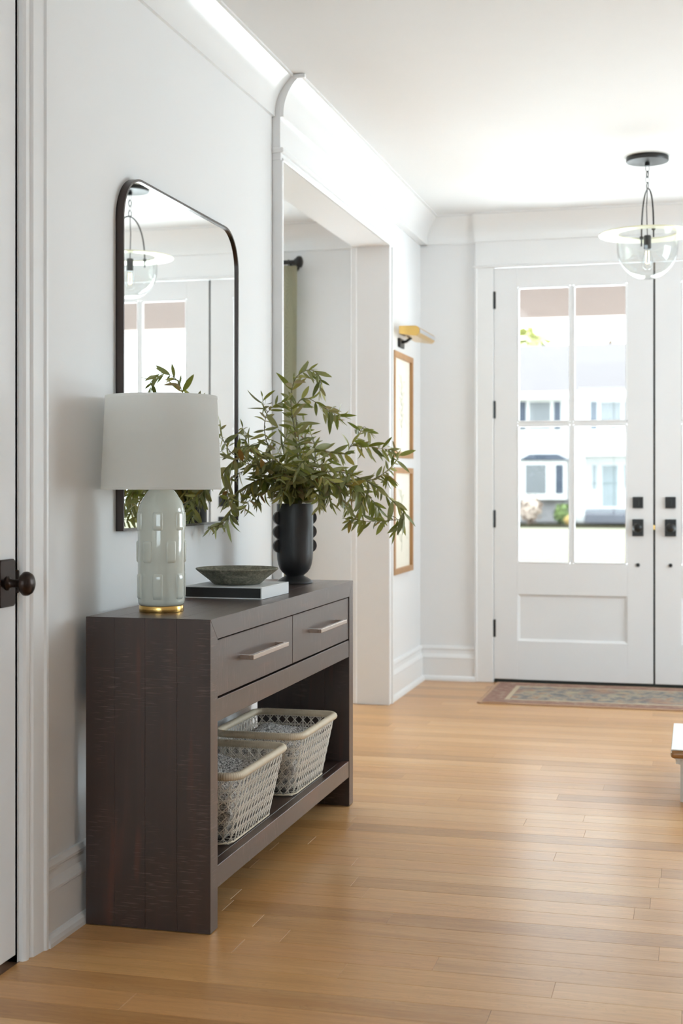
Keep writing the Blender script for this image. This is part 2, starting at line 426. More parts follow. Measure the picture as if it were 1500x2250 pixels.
# ------------------------------------------------------------------ the setting
WX = -1.57            # face of the left wall
DY = 7.90             # face of the front-door wall
RX, BY, CZ = 2.6, -2.0, 2.71
OP0, OP1, OPZ = 5.018, 6.925, 2.386      # cased opening to the dining room
WBK = -1.714          # dining-room face of the left wall
DLX = -5.0            # dining room left wall
DBY = 3.6             # dining room back wall

def struct(name, bm, mat, parent=None, smooth=False, angle=None, loc=None):
    o = obj(name, bm, mat, parent, smooth, loc=loc, angle=angle)
    o['kind'] = 'structure'; return o

# floor: a joint-coloured base with every plank of the visible hall laid on it
bm = NB(); box(bm, -5.2, 2.7, BY - 0.1, 8.04, -0.10, -0.0035)
floor = struct('floor', bm, M['oak_sub'])
PW = 0.1016
def plank(x0, x1, y0, y1):
    bm = NB(); c = Vector(((x0 + x1) / 2, (y0 + y1) / 2, 0))
    hx, hy = (x1 - x0) / 2 - 0.0002, (y1 - y0) / 2 - 0.0002; e = 0.0006
    low = [bm.verts.new((sx * hx, sy * hy, -0.0035)) for sx, sy in ((-1, -1), (1, -1), (1, 1), (-1, 1))]
    mid = [bm.verts.new((sx * hx, sy * hy, -0.0006)) for sx, sy in ((-1, -1), (1, -1), (1, 1), (-1, 1))]
    top = [bm.verts.new((sx * (hx - e), sy * (hy - e), 0)) for sx, sy in ((-1, -1), (1, -1), (1, 1), (-1, 1))]
    for A, B in ((low, mid), (mid, top)):
        for i in range(4): bm.faces.new((A[i], A[(i + 1) % 4], B[(i + 1) % 4], B[i]))
    bm.faces.new(top)
    me = bpy.data.meshes.new('plank'); bm.to_mesh(me); bm.free(); me.materials.append(M['oak'])
    o = bpy.data.objects.new('plank', me); COL.objects.link(o); o.parent = floor; o.location = c
rp = random.Random(21)
y = 2.55; rest = NB(); row = 0
while y < DY - 0.01:
    y1 = min(y + PW, DY + 0.0)
    x = WX + 0.002
    if OP0 + 0.01 < y and y1 < OP1 - 0.0: x = -2.9 + rp.uniform(-.3, .3)
    first = True
    while x < 0.95:
        L = rp.choice((0.5, 0.7, 0.9, 1.1, 1.4, 1.8)) * rp.uniform(0.85, 1.15)
        if first: L *= rp.uniform(0.3, 1.0); first = False
        x1 = x + max(L, 0.28)
        if x1 > 0.7: x1 = 1.3
        plank(x, x1, y, y1); x = x1
    y += PW
# planks out of the photograph (behind the camera, far right, rest of the dining room): one joined piece
rb = random.Random(5)
def rest_planks(xa, xb, ya, yb):
    y = ya
    while y < yb - 0.01:
        x = xa
        while x < xb - 0.01:
            x1 = min(xb, x + rb.uniform(0.8, 1.8))
            box(rest, x + .0005, x1 - .0005, y + .0005, min(y + PW, yb) - .0005, -0.0035, 0.0); x = x1
        y += PW
rest_planks(WX + .002, 1.3, BY, 2.55); rest_planks(1.3, RX, BY, DY); rest_planks(DLX, -2.95, DBY, DY)
rest_planks(-3.2, WBK - .01, DBY, OP0 - 0.0); rest_planks(-3.2, WBK - .01, OP1 + 0.02, DY)
o = obj('plank', rest, M['oak'], floor); o['kind'] = 'stuff'

# ceiling
bm = NB(); box(bm, -5.2, 2.75, BY - 0.15, 8.04, CZ, CZ + 0.12); struct('ceiling', bm, M['ceiling'])

# walls
D3A, D3B, D3Z = 2.06, 2.968, 2.42        # door in the left wall, next to the camera
bm = NB()
for (a, b, z0, z1) in ((BY, D3A, 0, CZ), (D3A, D3B, D3Z, CZ), (D3B, OP0, 0, CZ), (OP0, OP1, OPZ + 0.02, CZ), (OP1, DY + .0, 0, CZ)):
    box(bm, WBK, WX, a, b, z0, z1)
struct('wall_left', bm, M['wall'])
FDX0, FDX1, FDZ = -1.14, 0.688, 2.415    # front double door opening
WDX0, WDX1 = -4.1, -2.5                   # dining window
bm = NB()
for (a, b, z0, z1) in ((WX - 0.144, FDX0, 0, CZ), (FDX0, FDX1, FDZ, CZ), (FDX1, RX + .1, 0, CZ)):
    box(bm, a, b, DY, DY + 0.14, z0, z1)
struct('wall_front', bm, M['wall'])
bm = NB()
for (a, b, z0, z1) in ((DLX - .1, WDX0, 0, CZ), (WDX0, WDX1, 0, 0.65), (WDX0, WDX1, 2.36, CZ), (WDX1, WX - 0.144, 0, CZ)):
    box(bm, a, b, DY, DY + 0.14, z0, z1)
struct('wall_dining_front', bm, M['wall'])
bm = NB(); box(bm, DLX - .1, DLX, DBY, DY, 0, CZ); struct('wall_dining_left', bm, M['wall'])
bm = NB(); box(bm, DLX - .1, WBK, DBY - .1, DBY, 0, CZ); struct('wall_dining_back', bm, M['wall'])
bm = NB()
for (a, b, z0, z1) in ((BY, 5.4, 0, CZ), (5.4, 7.2, 0, 0.65), (5.4, 7.2, 2.45, CZ), (7.2, DY, 0, CZ)):
    box(bm, RX, RX + .12, a, b, z0, z1)
struct('wall_right', bm, M['wall'])
bm = NB()
for (a, b, z0, z1) in ((WX - .144, -1.5, 0, CZ), (-1.5, 0.3, 0, 0.7), (-1.5, 0.3, 2.45, CZ), (0.3, RX + .12, 0, CZ)):
    box(bm, a, b, BY - .12, BY, z0, z1)
struct('wall_back', bm, M['wall'])

def window(name, axis, fixed, a0, a1, z0, z1, cols, rows, depth=0.1):
    """sash window filling an opening in a wall; axis = direction the window runs along"""
    w = thing(name, (0, 0, 0), kind='structure')
    def bx(bm, u0, u1, v0, v1, d0, d1):
        if axis == 'X': box(bm, u0, u1, fixed + d0, fixed + d1, v0, v1, 0.004)
        else: box(bm, fixed + d0, fixed + d1, u0, u1, v0, v1, 0.004)
    bm = NB(); f = 0.06
    bx(bm, a0, a0 + f, z0, z1, 0.02, 0.1); bx(bm, a1 - f, a1, z0, z1, 0.02, 0.1); bx(bm, a0 + f, a1 - f, z0, z0 + f, 0.02, 0.1); bx(bm, a0 + f, a1 - f, z1 - f, z1, 0.02, 0.1)
    obj('window_frame', bm, M['trim'], w)
    cw = (a1 - a0 - 2 * f) / cols; rh = (z1 - z0 - 2 * f) / rows
    for i in range(1, cols):
        bm = NB(); u = a0 + f + cw * i; bx(bm, u - .012, u + .012, z0 + f, z1 - f, 0.035, 0.085); obj('muntin', bm, M['trim'], w)
    for j in range(1, rows):
        bm = NB(); v = z0 + f + rh * j; bx(bm, a0 + f, a1 - f, v - .012, v + .012, 0.037, 0.083); obj('muntin', bm, M['trim'], w)
    bm = NB(); bx(bm, a0 + f, a1 - f, z0 + f, z1 - f, 0.058, 0.062); obj('pane', bm, M['glass'], w)
window('window_1', 'X', DY, WDX0, WDX1, 0.65, 2.36, 3, 4)
window('window_2', 'X', BY - .12, -1.5, 0.3, 0.7, 2.45, 4, 4)
window('window_3', 'Y', RX, 5.4, 7.2, 0.65, 2.45, 3, 4)

# --- trim: crown (cove), baseboards, casings
def cove_poly(xw, zb, zt, dx, seg=18, back=None):
    """cross-section (x, z) of a cove moulding against a wall at x = xw growing to +x"""
    pts = [(xw if back is None else back, zt), (xw if back is None else back, zb), (xw + 0.012, zb), (xw + 0.012, zb + 0.010)]
    x0, z0, t1 = xw + 0.012, zb + 0.010, math.radians(50)
    R = (zt - 0.008 - z0) / math.sin(t1)
    for k in range(1, seg + 1):
        t = t1 * k / seg
        pts.append((x0 + R * (1 - math.cos(t)), z0 + R * math.sin(t)))
    dx = pts[-1][0] - xw + 0.010
    pts += [(xw + dx, zt - 0.008), (xw + dx, zt)]
    return pts
CB = 2.553
def crown_y(name, xw, y0, y1, dx=0.095, back=None):
    bm = NB(); prism(bm, cove_poly(xw, CB, CZ, dx, back=back), 'Y', y0, y1); return struct(name, bm, M['crown'], smooth=True, angle=25)
def crown_x(name, yw, x0, x1, dx=0.095):
    bm = NB(); prism(bm, [(yw - (p[0] - yw), p[1]) for p in cove_poly(yw, CB, CZ, dx)], 'X', x0, x1); return struct(name, bm, M['crown'], smooth=True, angle=25)
crown_y('trim_1', WX, BY, 5.03)
crown_y('trim_2', WX + 0.032, 4.999, DY, back=WX)
crown_x('trim_3', DY, WX, FDX0 - 0.105)
crown_x('trim_4', DY - 0.024, FDX0 - 0.105, FDX1 + 0.105)
crown_x('trim_5', DY, FDX1 + 0.105, RX)
crown_x('trim_6', DY, DLX, WBK)

# small lip where the crown steps out over the opening
bm = NB(); box(bm, WX + 0.085, WX + 0.132, 4.990, 5.006, CZ - 0.016, CZ - 0.001, 0.002); struct('trim_7', bm, M['trim'])

# cased opening: frieze board, cap, head casing, side casings, jamb lining
bm = NB(); box(bm, WX - .0, WX + 0.032, 4.998, OP1 + .062, 2.43, CZ - .001, 0.001); struct('trim_8', bm, M['trim'])
bm = NB(); box(bm, WX, WX + 0.046, 4.990, OP1 + 0.065, 2.414, 2.434, 0.004, 2); struct('trim_9', bm, M['trim'])
bm = NB(); box(bm, WX, WX + 0.034, 4.998, OP1 + 0.057, OPZ, 2.415, 0.002); box(bm, WX, WX + 0.040, OP0 - .004, OP1 + .004, OPZ - 0.0, OPZ + .012, 0.003); struct('trim_10', bm, M['trim'])
bm = NB(); box(bm, WX, WX + 0.040, 4.998, OP0 + 0.001, 0, OPZ, 0.002); struct('trim_11', bm, M['trim'])
bm = NB(); box(bm, WX, WX + 0.034, OP1 - 0.001, OP1 + 0.036, 0, OPZ, 0.003); box(bm, WX, WX + 0.042, OP1 + 0.036, OP1 + 0.057, 0, OPZ, 0.005, 2); struct('trim_12', bm, M['trim'])
bm = NB()
box(bm, WBK - .02, WX + 0.030, OP1 - 0.0015, OP1 + 0.02, 0, OPZ, 0.001)
box(bm, WBK - .02, WX + 0.030, OP0 - 0.010, OP0 + 0.0015, 0, OPZ, 0.001)
box(bm, WBK - .02, WX + 0.030, OP0, OP1, OPZ - 0.0005, OPZ + 0.02, 0.001)
box(bm, WBK - .03, WBK + .001, OP1 - 0.006, OP1 + 0.08, 0, OPZ, 0.003)
struct('trim_13', bm, M['trim'])

BASE = [(0, 0), (0.034, 0), (0.034, 0.010), (0.031, 0.020), (0.024, 0.028), (0.020, 0.030), (0.020, 0.128), (0.022, 0.130), (0.022, 0.136), (0.018, 0.146), (0.012, 0.158), (0.010, 0.172),
        (0.010, 0.180), (0.014, 0.183), (0.014, 0.190), (0.009, 0.203), (0, 0.203)]
def base_y(name, xw, y0, y1, s=1, parent=None):
    bm = NB(); prism(bm, [(xw + s * p[0], p[1]) for p in BASE], 'Y', y0, y1); return struct(name, bm, M['trim'])
def base_x(name, yw, x0, x1, s=-1):
    bm = NB(); prism(bm, [(yw + s * p[0], p[1]) for p in BASE], 'X', x0, x1); return struct(name, bm, M['trim'])
base_y('baseboard_left', WX, 3.073, 4.998)
base_y('baseboard_left_far', WX, OP1 + 0.057, DY)
base_x('baseboard_front', DY, WX, FDX0 - 0.100)
base_x('baseboard_front_right', DY, FDX1 + 0.100, RX)
base_y('baseboard_right', RX, BY, DY, -1)
base_x('baseboard_dining', DY, DLX, WBK)

# front door casing with flat header reaching up to the crown
cx0, cx1 = FDX0 - 0.100, FDX1 + 0.100
bm = NB(); box(bm, cx0, FDX0 + 0.006, DY - 0.024, DY, 0, 2.405, 0.003); box(bm, cx0 - .004, cx0 + .012, DY - 0.030, DY, 0, 2.405, 0.004); struct('trim_14', bm, M['trim'])
bm = NB(); box(bm, FDX1 - 0.006, cx1, DY - 0.024, DY, 0, 2.405, 0.003); struct('trim_15', bm, M['trim'])
bm = NB(); box(bm, cx0 - .002, cx1 + .002, DY - 0.026, DY, 2.414, CZ - .001, 0.002); box(bm, cx0 - .012, cx1 + .012, DY - 0.034, DY, 2.403, 2.416, 0.004); struct('trim_16', bm, M['trim'])
bm = NB()      # jamb lining and threshold
box(bm, FDX0 - .001, FDX0 + 0.008, DY - 0.004, DY + 0.14, 0, FDZ, 0); box(bm, FDX1 - 0.008, FDX1 + .001, DY - 0.004, DY + 0.14, 0, FDZ, 0); box(bm, FDX0, FDX1, DY + 0.06, DY + 0.14, 2.402, FDZ, 0)
struct('trim_17', bm, M['trim'])
bm = NB(); box(bm, FDX0 + .008, FDX1 - .008, DY - 0.012, DY + 0.14, 0, 0.019, 0.003); struct('trim_18', bm, M['dark_strip'])

# --- the two leaves of the front door
DF = DY - 0.012       # room-side face of the leaves
def front_door(name, x0, x1, hinge_left):
    d = thing(name, (x0 if hinge_left else x1, DF, 0.022), kind='structure')
    z0, z1 = 0.022, 2.400; t = 0.045
    X = (lambda u: x0 + u) if hinge_left else (lambda u: x1 - u)
    W = x1 - x0
    def bx(bm, u0, u1, v0, v1, y0, y1, bev=0.0015, seg=1):
        a, b = sorted((X(u0), X(u1))); box(bm, a, b, y0, y1, v0, v1, bev, seg)
    gl0, gl1, gz0, gz1 = 0.136, 0.757, 0.693, 2.288
    px0, px1, pz0, pz1 = 0.136, 0.757, 0.243, 0.514
    for u0, u1 in ((0, gl0), (gl1, W)):
        bm = NB(); bx(bm, u0, u1, z0, z1, DF, DF + t); obj('stile', bm, M['door'], d)
    for v0, v1 in ((gz1, z1), (pz1, gz0), (z0, pz0)):
        bm = NB(); bx(bm, gl0, gl1, v0, v1, DF, DF + t, 0.0); obj('rail', bm, M['door'], d)
    # recessed lower panel with bevelled edges
    bm = NB(); e = 0.014
    o4 = [(px0, pz0), (px1, pz0), (px1, pz1), (px0, pz1)]; i4 = [(px0 + e, pz0 + e), (px1 - e, pz0 + e), (px1 - e, pz1 - e), (px0 + e, pz1 - e)]
    A = [bm.verts.new((X(u), DF + 0.001, v)) for u, v in o4]; B = [bm.verts.new((X(u), DF + 0.013, v)) for u, v in i4]
    for i in range(4): bm.faces.new((A[i], A[(i + 1) % 4], B[(i + 1) % 4], B[i]))
    bm.faces.new(B); bmesh.ops.recalc_face_normals(bm, faces=bm.faces)
    g = bmesh.ops.extrude_face_region(bm, geom=list(bm.faces)); bmesh.ops.translate(bm, verts=[v for v in g['geom'] if isinstance(v, bmesh.types.BMVert)], vec=(0, 0.012, 0))
    bmesh.ops.recalc_face_normals(bm, faces=bm.faces)
    obj('panel', bm, M['door'], d)
    # glazing bead: rounded rectangle frame, both muntins, four panes
    mu = (gl0 + gl1) / 2; mv = 1.497
    for (a, b, c2, e2) in ((gl0, mu, gz0, mv), (mu, gl1, gz0, mv), (gl0, mu, mv, gz1), (mu, gl1, mv, gz1)):
        u0 = a + (0 if a == gl0 else 0.008); u1 = b - (0 if b == gl1 else 0.008); v0 = c2 + (0 if c2 == gz0 else 0.008); v1 = e2 - (0 if e2 == gz1 else 0.008)
        bm = NB(); inner = rrect(u0 + .010, u1 - .010, v0 + .010, v1 - .010, 0.008, 4); outer = rrect(u0, u1, v0, v1, 0.0101, 4)
        for y in (DF - 0.003,):
            O0 = [bm.verts.new((X(u), DF + .001, v)) for u, v in outer]; O1 = [bm.verts.new((X(u), y, v)) for u, v in [(uu * .6 + ii * .4, vv * .6 + jj * .4) for (uu, vv), (ii, jj) in zip(outer, inner)]]
            I1 = [bm.verts.new((X(u), DF + .002, v)) for u, v in inner]; I0 = [bm.verts.new((X(u), DF + .022, v)) for u, v in inner]
            n = len(outer)
            for i in range(n):
                j = (i + 1) % n
                for P, Q in ((O0, O1), (O1, I1), (I1, I0)): bm.faces.new((P[i], P[j], Q[j], Q[i]))
        bmesh.ops.recalc_face_normals(bm, faces=bm.faces)
        obj('glazing_bead', bm, M['door'], d)
        bm = NB(); bx(bm, u0 + .004, u1 - .004, v0 + .004, v1 - .004, DF + 0.020, DF + 0.024, 0); obj('pane', bm, M['glass'], d)
    bm = NB(); bx(bm, mu - .008, mu + .008, gz0, gz1, DF - 0.001, DF + t, 0.001); obj('muntin', bm, M['door'], d)
    bm = NB(); bx(bm, gl0, gl1, mv - .008, mv + .008, DF, DF + t - .001, 0.001); obj('muntin', bm, M['door'], d)
    for hz in (2.215, 1.581, 0.948, 0.314):
        bm = NB(); lathe(bm, [(0, -.052), (.0075, -.050), (.0075, .050), (0, .052)], (X(-0.003), DF - .004, hz), 10); bx(bm, 0.0, 0.010, hz - .05, hz + .05, DF - .002, DF + .001, 0); obj('hinge', bm, M['black'], d)
    hu = W - 0.084
    bm = NB(); bx(bm, hu - .029, hu + .029, 1.045 - .032, 1.045 + .032, DF - 0.012, DF + .002, 0.003, 2); db = obj('deadbolt', bm, M['black'], d)
    bm = NB(); bx(bm, hu - .006, hu + .006, 1.045 - .018, 1.045 + .018, DF - 0.026, DF - .010, 0.002, 2); obj('thumb_turn', bm, M['black'], db)
    bm = NB(); bx(bm, hu - .031, hu + .031, 0.903 - .048, 0.903 + .048, DF - 0.012, DF + .002, 0.003, 2); hp = obj('handle_plate', bm, M['black'], d)
    bm = NB(); lathe(bm, [(.0, -.052), (.016, -.050), (.026, -.040), (.028, -.034), (.024, -.026), (.011, -.020), (.011, -.008), (0, -.008)], (X(hu), DF, 0.903), 24, 'Y'); obj('door_knob', bm, M['black'], hp, True, angle=40)
    bm = NB(); lathe(bm, [(0, -.010), (.009, -.009), (.011, -.004), (.011, .002), (0, .002)], (X(hu), DF, 0.692), 16, 'Y'); obj('bolt_button', bm, M['black'], d, True, angle=40)
    return d
MIDX = -0.2265
front_door('door_1', FDX0 + 0.008, MIDX - 0.0055, True)
front_door('door_2', MIDX + 0.0055, FDX1 - 0.008, False)
bm = NB(); box(bm, MIDX - 0.02, MIDX + 0.02, DF + 0.046, DF + 0.06, 0.02, 2.40); box(bm, MIDX - 0.0055, MIDX + 0.0055, DF + 0.012, DF + 0.047, 0.02, 2.40); struct('trim_19', bm, M['dark_strip'])
bm = NB(); box(bm, MIDX - .006, MIDX + .0055, DF + .004, DF + .0125, 0.905 - .014, 0.905 + .014, 0.002); struct('trim_20', bm, M['gold'])

# --- door in the left wall beside the camera
d3 = thing('door_3', (WX - 0.03, D3B - 0.005, 0.017), kind='structure')
fx = WX - 0.003
bm = NB(); box(bm, fx - 0.045, fx, D3A + 0.004, D3B - 0.004, 0.018, 2.40, 0.002); obj('door_slab', bm, M['door'], d3)
kz, ky = 0.911, 2.905
bm = NB(); prism(bm, rrect(ky - .035, ky + .042, kz - .056, kz + .056, .008, 4), 'X', fx - .001, fx + .010); bmesh.ops.bevel(bm, geom=[e for e in bm.edges if all(abs(v.co.x - fx - .010) < 1e-4 for v in e.verts)], offset=.003, affect='EDGES'); kp = obj('knob_plate', bm, M['bronze'], d3, True, angle=35)
bm = NB(); lathe(bm, [(0.017, .008), (.017, .013), (.011, .017), (.0095, .024), (.0095, .040), (.013, .046), (.023, .049), (.0285, .055), (.0285, .062), (.024, .070), (.013, .076), (0, .078)], (fx, ky, kz), 28, 'X'); obj('door_knob', bm, M['bronze'], kp, True, angle=50)
bm = NB(); box(bm, fx - 0.03, fx + 0.006, D3B - .0042, D3B + .004, kz - .028, kz + .028, 0.002); obj('latch', bm, M['bronze'], d3)
# jamb and casing of that door
bm = NB(); box(bm, WBK, WX - .001, D3B, D3B + 0.004, 0, D3Z, 0.0); box(bm, WBK + .02, fx - .048, D3B - .014, D3B + .001, 0, D3Z, 0.001); struct('trim_21', bm, M['trim'])
CAS = [(2.974, 0), (2.974, 0.010), (2.980, 0.016), (2.992, 0.017), (2.998, 0.012), (3.004, 0.013), (3.010, 0.020), (3.056, 0.024), (3.060, 0.030), (3.068, 0.031), (3.073, 0.027), (3.073, 0)]
bm = NB(); prism(bm, [(WX + d, y) for y, d in CAS], 'Z', 0, D3Z + 0.3); struct('trim_22', bm, M['trim'])
BRANCHES = [   # label, [stem points, twig points ...] in metres
  ('olive tallest branch, arching over at the top', [[[-1.358,4.584,0.88],[-1.354,4.58,1.0],[-1.352,4.58,1.088],[-1.339,4.563,1.215],[-1.346,4.547,1.325],[-1.356,4.536,1.404],[-1.353,4.528,1.463],[-1.338,4.521,1.507],[-1.314,4.517,1.529],[-1.283,4.513,1.538],[-1.256,4.509,1.526],[-1.242,4.504,1.494],[-1.243,4.5,1.463]]]),
  ('olive branch bending right below the tallest one', [[[-1.362,4.576,0.88],[-1.351,4.58,1.0],[-1.344,4.58,1.088],[-1.334,4.598,1.2],[-1.354,4.615,1.312],[-1.367,4.629,1.401],[-1.355,4.636,1.441],[-1.328,4.64,1.449],[-1.304,4.644,1.438],[-1.276,4.65,1.42],[-1.25,4.655,1.399],[-1.225,4.66,1.377]],[[-1.266,4.64,1.415],[-1.235,4.623,1.399],[-1.208,4.608,1.383],[-1.201,4.6,1.396]]]),
  ('olive upright branch on the left, beside the curtain', [[[-1.35,4.588,0.88],[-1.361,4.58,1.0],[-1.369,4.58,1.088],[-1.403,4.539,1.183],[-1.427,4.502,1.269],[-1.434,4.476,1.331],[-1.423,4.457,1.377],[-1.407,4.447,1.398],[-1.377,4.435,1.417],[-1.337,4.42,1.428]],[[-1.422,4.476,1.394],[-1.426,4.445,1.411],[-1.418,4.4,1.441]]]),
  ('olive thin branch with a curled dark tip, left of the curtain', [[[-1.35,4.589,0.88],[-1.361,4.58,1.0],[-1.369,4.58,1.088],[-1.4,4.519,1.183],[-1.43,4.483,1.23],[-1.456,4.462,1.248],[-1.48,4.436,1.28],[-1.485,4.419,1.306],[-1.487,4.4,1.337]]]),
  ('olive branch reaching up left beside the lamp shade', [[[-1.348,4.596,0.88],[-1.362,4.58,1.0],[-1.372,4.58,1.088],[-1.404,4.479,1.191],[-1.455,4.412,1.222],[-1.504,4.35,1.246],[-1.515,4.294,1.284],[-1.515,4.258,1.312],[-1.515,4.244,1.343]],[[-1.515,4.381,1.247],[-1.487,4.385,1.267],[-1.432,4.307,1.272],[-1.394,4.25,1.261]]]),
  ('olive yellowish branch arching left to the lamp shade', [[[-1.352,4.598,0.88],[-1.36,4.58,1.0],[-1.365,4.58,1.088],[-1.356,4.504,1.167],[-1.363,4.459,1.209],[-1.382,4.427,1.225],[-1.404,4.397,1.217],[-1.428,4.363,1.208],[-1.45,4.332,1.215],[-1.469,4.3,1.228],[-1.483,4.276,1.217],[-1.494,4.248,1.196],[-1.498,4.22,1.172]]]),
  ('olive long branch hanging down left of the vase, tip near the wall', [[[-1.35,4.6,0.88],[-1.361,4.58,1.0],[-1.369,4.58,1.085],[-1.392,4.521,1.128],[-1.418,4.472,1.155],[-1.439,4.441,1.161],[-1.459,4.407,1.148],[-1.473,4.373,1.127],[-1.486,4.35,1.118],[-1.492,4.323,1.096],[-1.489,4.286,1.064],[-1.488,4.259,1.04],[-1.502,4.218,1.014],[-1.515,4.157,1.004]],[[-1.492,4.472,1.142],[-1.459,4.407,1.113],[-1.447,4.338,1.083],[-1.444,4.28,1.061]],[[-1.507,4.472,1.189],[-1.515,4.391,1.176],[-1.515,4.335,1.154],[-1.512,4.314,1.127],[-1.487,4.25,1.091]]]),
  ('olive branch drooping left just over the rim', [[[-1.352,4.587,0.88],[-1.36,4.58,1.0],[-1.365,4.58,1.082],[-1.386,4.538,1.148],[-1.414,4.513,1.174],[-1.441,4.492,1.158],[-1.447,4.471,1.123],[-1.452,4.45,1.089]]]),
  ('olive branch with a dark bare twig to the right', [[[-1.362,4.572,0.88],[-1.351,4.58,1.0],[-1.344,4.58,1.088],[-1.335,4.624,1.2],[-1.311,4.652,1.265],[-1.256,4.675,1.26],[-1.224,4.688,1.255],[-1.201,4.697,1.255],[-1.186,4.71,1.285],[-1.164,4.726,1.317],[-1.147,4.741,1.35],[-1.131,4.75,1.334]],[[-1.181,4.688,1.281],[-1.142,4.721,1.281],[-1.103,4.754,1.276],[-1.068,4.783,1.27],[-1.049,4.8,1.267]]]),
  ('olive branch arching up on the far right and falling back', [[[-1.366,4.569,0.88],[-1.348,4.58,1.0],[-1.336,4.58,1.085],[-1.298,4.624,1.16],[-1.226,4.663,1.165],[-1.153,4.703,1.158],[-1.119,4.721,1.16],[-1.088,4.739,1.175],[-1.068,4.752,1.191],[-1.048,4.767,1.212],[-1.032,4.783,1.237],[-1.03,4.792,1.256],[-1.045,4.8,1.267]],[[-1.064,4.721,1.189],[-1.056,4.734,1.176],[-1.064,4.75,1.155]]]),
  ('olive long straight branch sinking to the right, before the pictures', [[[-1.368,4.578,0.88],[-1.346,4.58,1.0],[-1.332,4.58,1.082],[-1.304,4.586,1.16],[-1.248,4.591,1.187],[-1.182,4.596,1.185],[-1.12,4.601,1.163],[-1.085,4.604,1.145],[-1.04,4.608,1.112],[-0.996,4.612,1.071],[-0.976,4.615,1.048],[-0.978,4.617,1.021],[-1.006,4.62,0.985]],[[-0.977,4.612,1.024],[-1.017,4.61,1.021],[-1.055,4.607,1.018],[-1.114,4.604,1.017],[-1.152,4.602,1.031],[-1.17,4.6,1.012]]]),
  ('olive branch drooping right beside the vase', [[[-1.366,4.584,0.88],[-1.348,4.58,1.0],[-1.336,4.58,1.085],[-1.303,4.557,1.148],[-1.266,4.544,1.169],[-1.2,4.523,1.148],[-1.175,4.512,1.122],[-1.164,4.5,1.089]],[[-1.198,4.557,1.136],[-1.141,4.522,1.139],[-1.102,4.495,1.12],[-1.086,4.46,1.075]]]),
  ('olive branch drooping to the middle right', [[[-1.365,4.577,0.88],[-1.349,4.58,1.0],[-1.339,4.58,1.085],[-1.289,4.592,1.136],[-1.211,4.605,1.148],[-1.148,4.616,1.133],[-1.117,4.622,1.118],[-1.091,4.628,1.091],[-1.071,4.634,1.063],[-1.059,4.64,1.028]],[[-1.113,4.605,1.118],[-1.119,4.602,1.081],[-1.128,4.6,1.044]],[[-1.142,4.592,1.134],[-1.176,4.648,1.096],[-1.194,4.7,1.055]]]),
  ('olive short branch rising in the middle of the bunch', [[[-1.358,4.587,0.88],[-1.354,4.58,1.0],[-1.352,4.58,1.085],[-1.357,4.54,1.152],[-1.365,4.502,1.214],[-1.365,4.469,1.268],[-1.343,4.44,1.314]],[[-1.369,4.58,1.155],[-1.319,4.5,1.191],[-1.276,4.42,1.228]]]),
  ('olive short branch rising right of the middle', [[[-1.362,4.585,0.88],[-1.351,4.58,1.0],[-1.344,4.58,1.085],[-1.3,4.55,1.152],[-1.271,4.526,1.206],[-1.261,4.503,1.261],[-1.268,4.48,1.314]],[[-1.296,4.58,1.183],[-1.248,4.532,1.214],[-1.212,4.5,1.229]]]),
  ('olive short front branch nodding over the rim', [[[-1.358,4.589,0.88],[-1.354,4.58,1.0],[-1.352,4.58,1.088],[-1.338,4.52,1.136],[-1.342,4.492,1.155],[-1.355,4.457,1.139],[-1.353,4.4,1.098]],[[-1.344,4.58,1.123],[-1.297,4.533,1.133],[-1.25,4.48,1.113],[-1.219,4.42,1.075]]]),
  ('olive low front branch spreading across the bunch', [[[-1.357,4.59,0.88],[-1.356,4.58,1.0],[-1.355,4.58,1.085],[-1.359,4.527,1.128],[-1.385,4.473,1.151],[-1.403,4.414,1.188],[-1.421,4.38,1.197]],[[-1.344,4.58,1.12],[-1.304,4.516,1.167],[-1.234,4.453,1.173],[-1.18,4.4,1.157]]]),
  ('olive short leafy branch leaning to the camera over the vase', [[[-1.358,4.591,0.88],[-1.354,4.58,1.0],[-1.352,4.58,1.088],[-1.334,4.491,1.148],[-1.3,4.416,1.197],[-1.259,4.36,1.224]],[[-1.355,4.58,1.176],[-1.355,4.468,1.183],[-1.347,4.36,1.163]]]),
  ('olive bushy branch low on the right of the vase', [[[-1.363,4.584,0.88],[-1.35,4.58,1.0],[-1.342,4.58,1.088],[-1.293,4.557,1.133],[-1.233,4.537,1.142],[-1.18,4.519,1.148],[-1.127,4.5,1.136]],[[-1.245,4.58,1.142],[-1.22,4.529,1.111],[-1.2,4.48,1.08]],[[-1.19,4.557,1.148],[-1.151,4.5,1.175],[-1.117,4.46,1.182]]]),
  ('olive bushy branch low on the left of the vase', [[[-1.355,4.588,0.88],[-1.357,4.58,1.0],[-1.359,4.58,1.088],[-1.369,4.515,1.133],[-1.394,4.467,1.142],[-1.411,4.42,1.12]],[[-1.429,4.58,1.142],[-1.422,4.484,1.167],[-1.424,4.4,1.173]]]),
  ('olive leafy branch behind the middle of the bunch', [[[-1.36,4.572,0.88],[-1.353,4.58,1.0],[-1.349,4.58,1.088],[-1.369,4.625,1.168],[-1.356,4.672,1.249],[-1.354,4.713,1.324],[-1.369,4.74,1.374]],[[-1.329,4.58,1.247],[-1.315,4.683,1.273],[-1.304,4.74,1.267]],[[-1.352,4.58,1.184],[-1.415,4.649,1.241],[-1.464,4.7,1.283]]]),
]

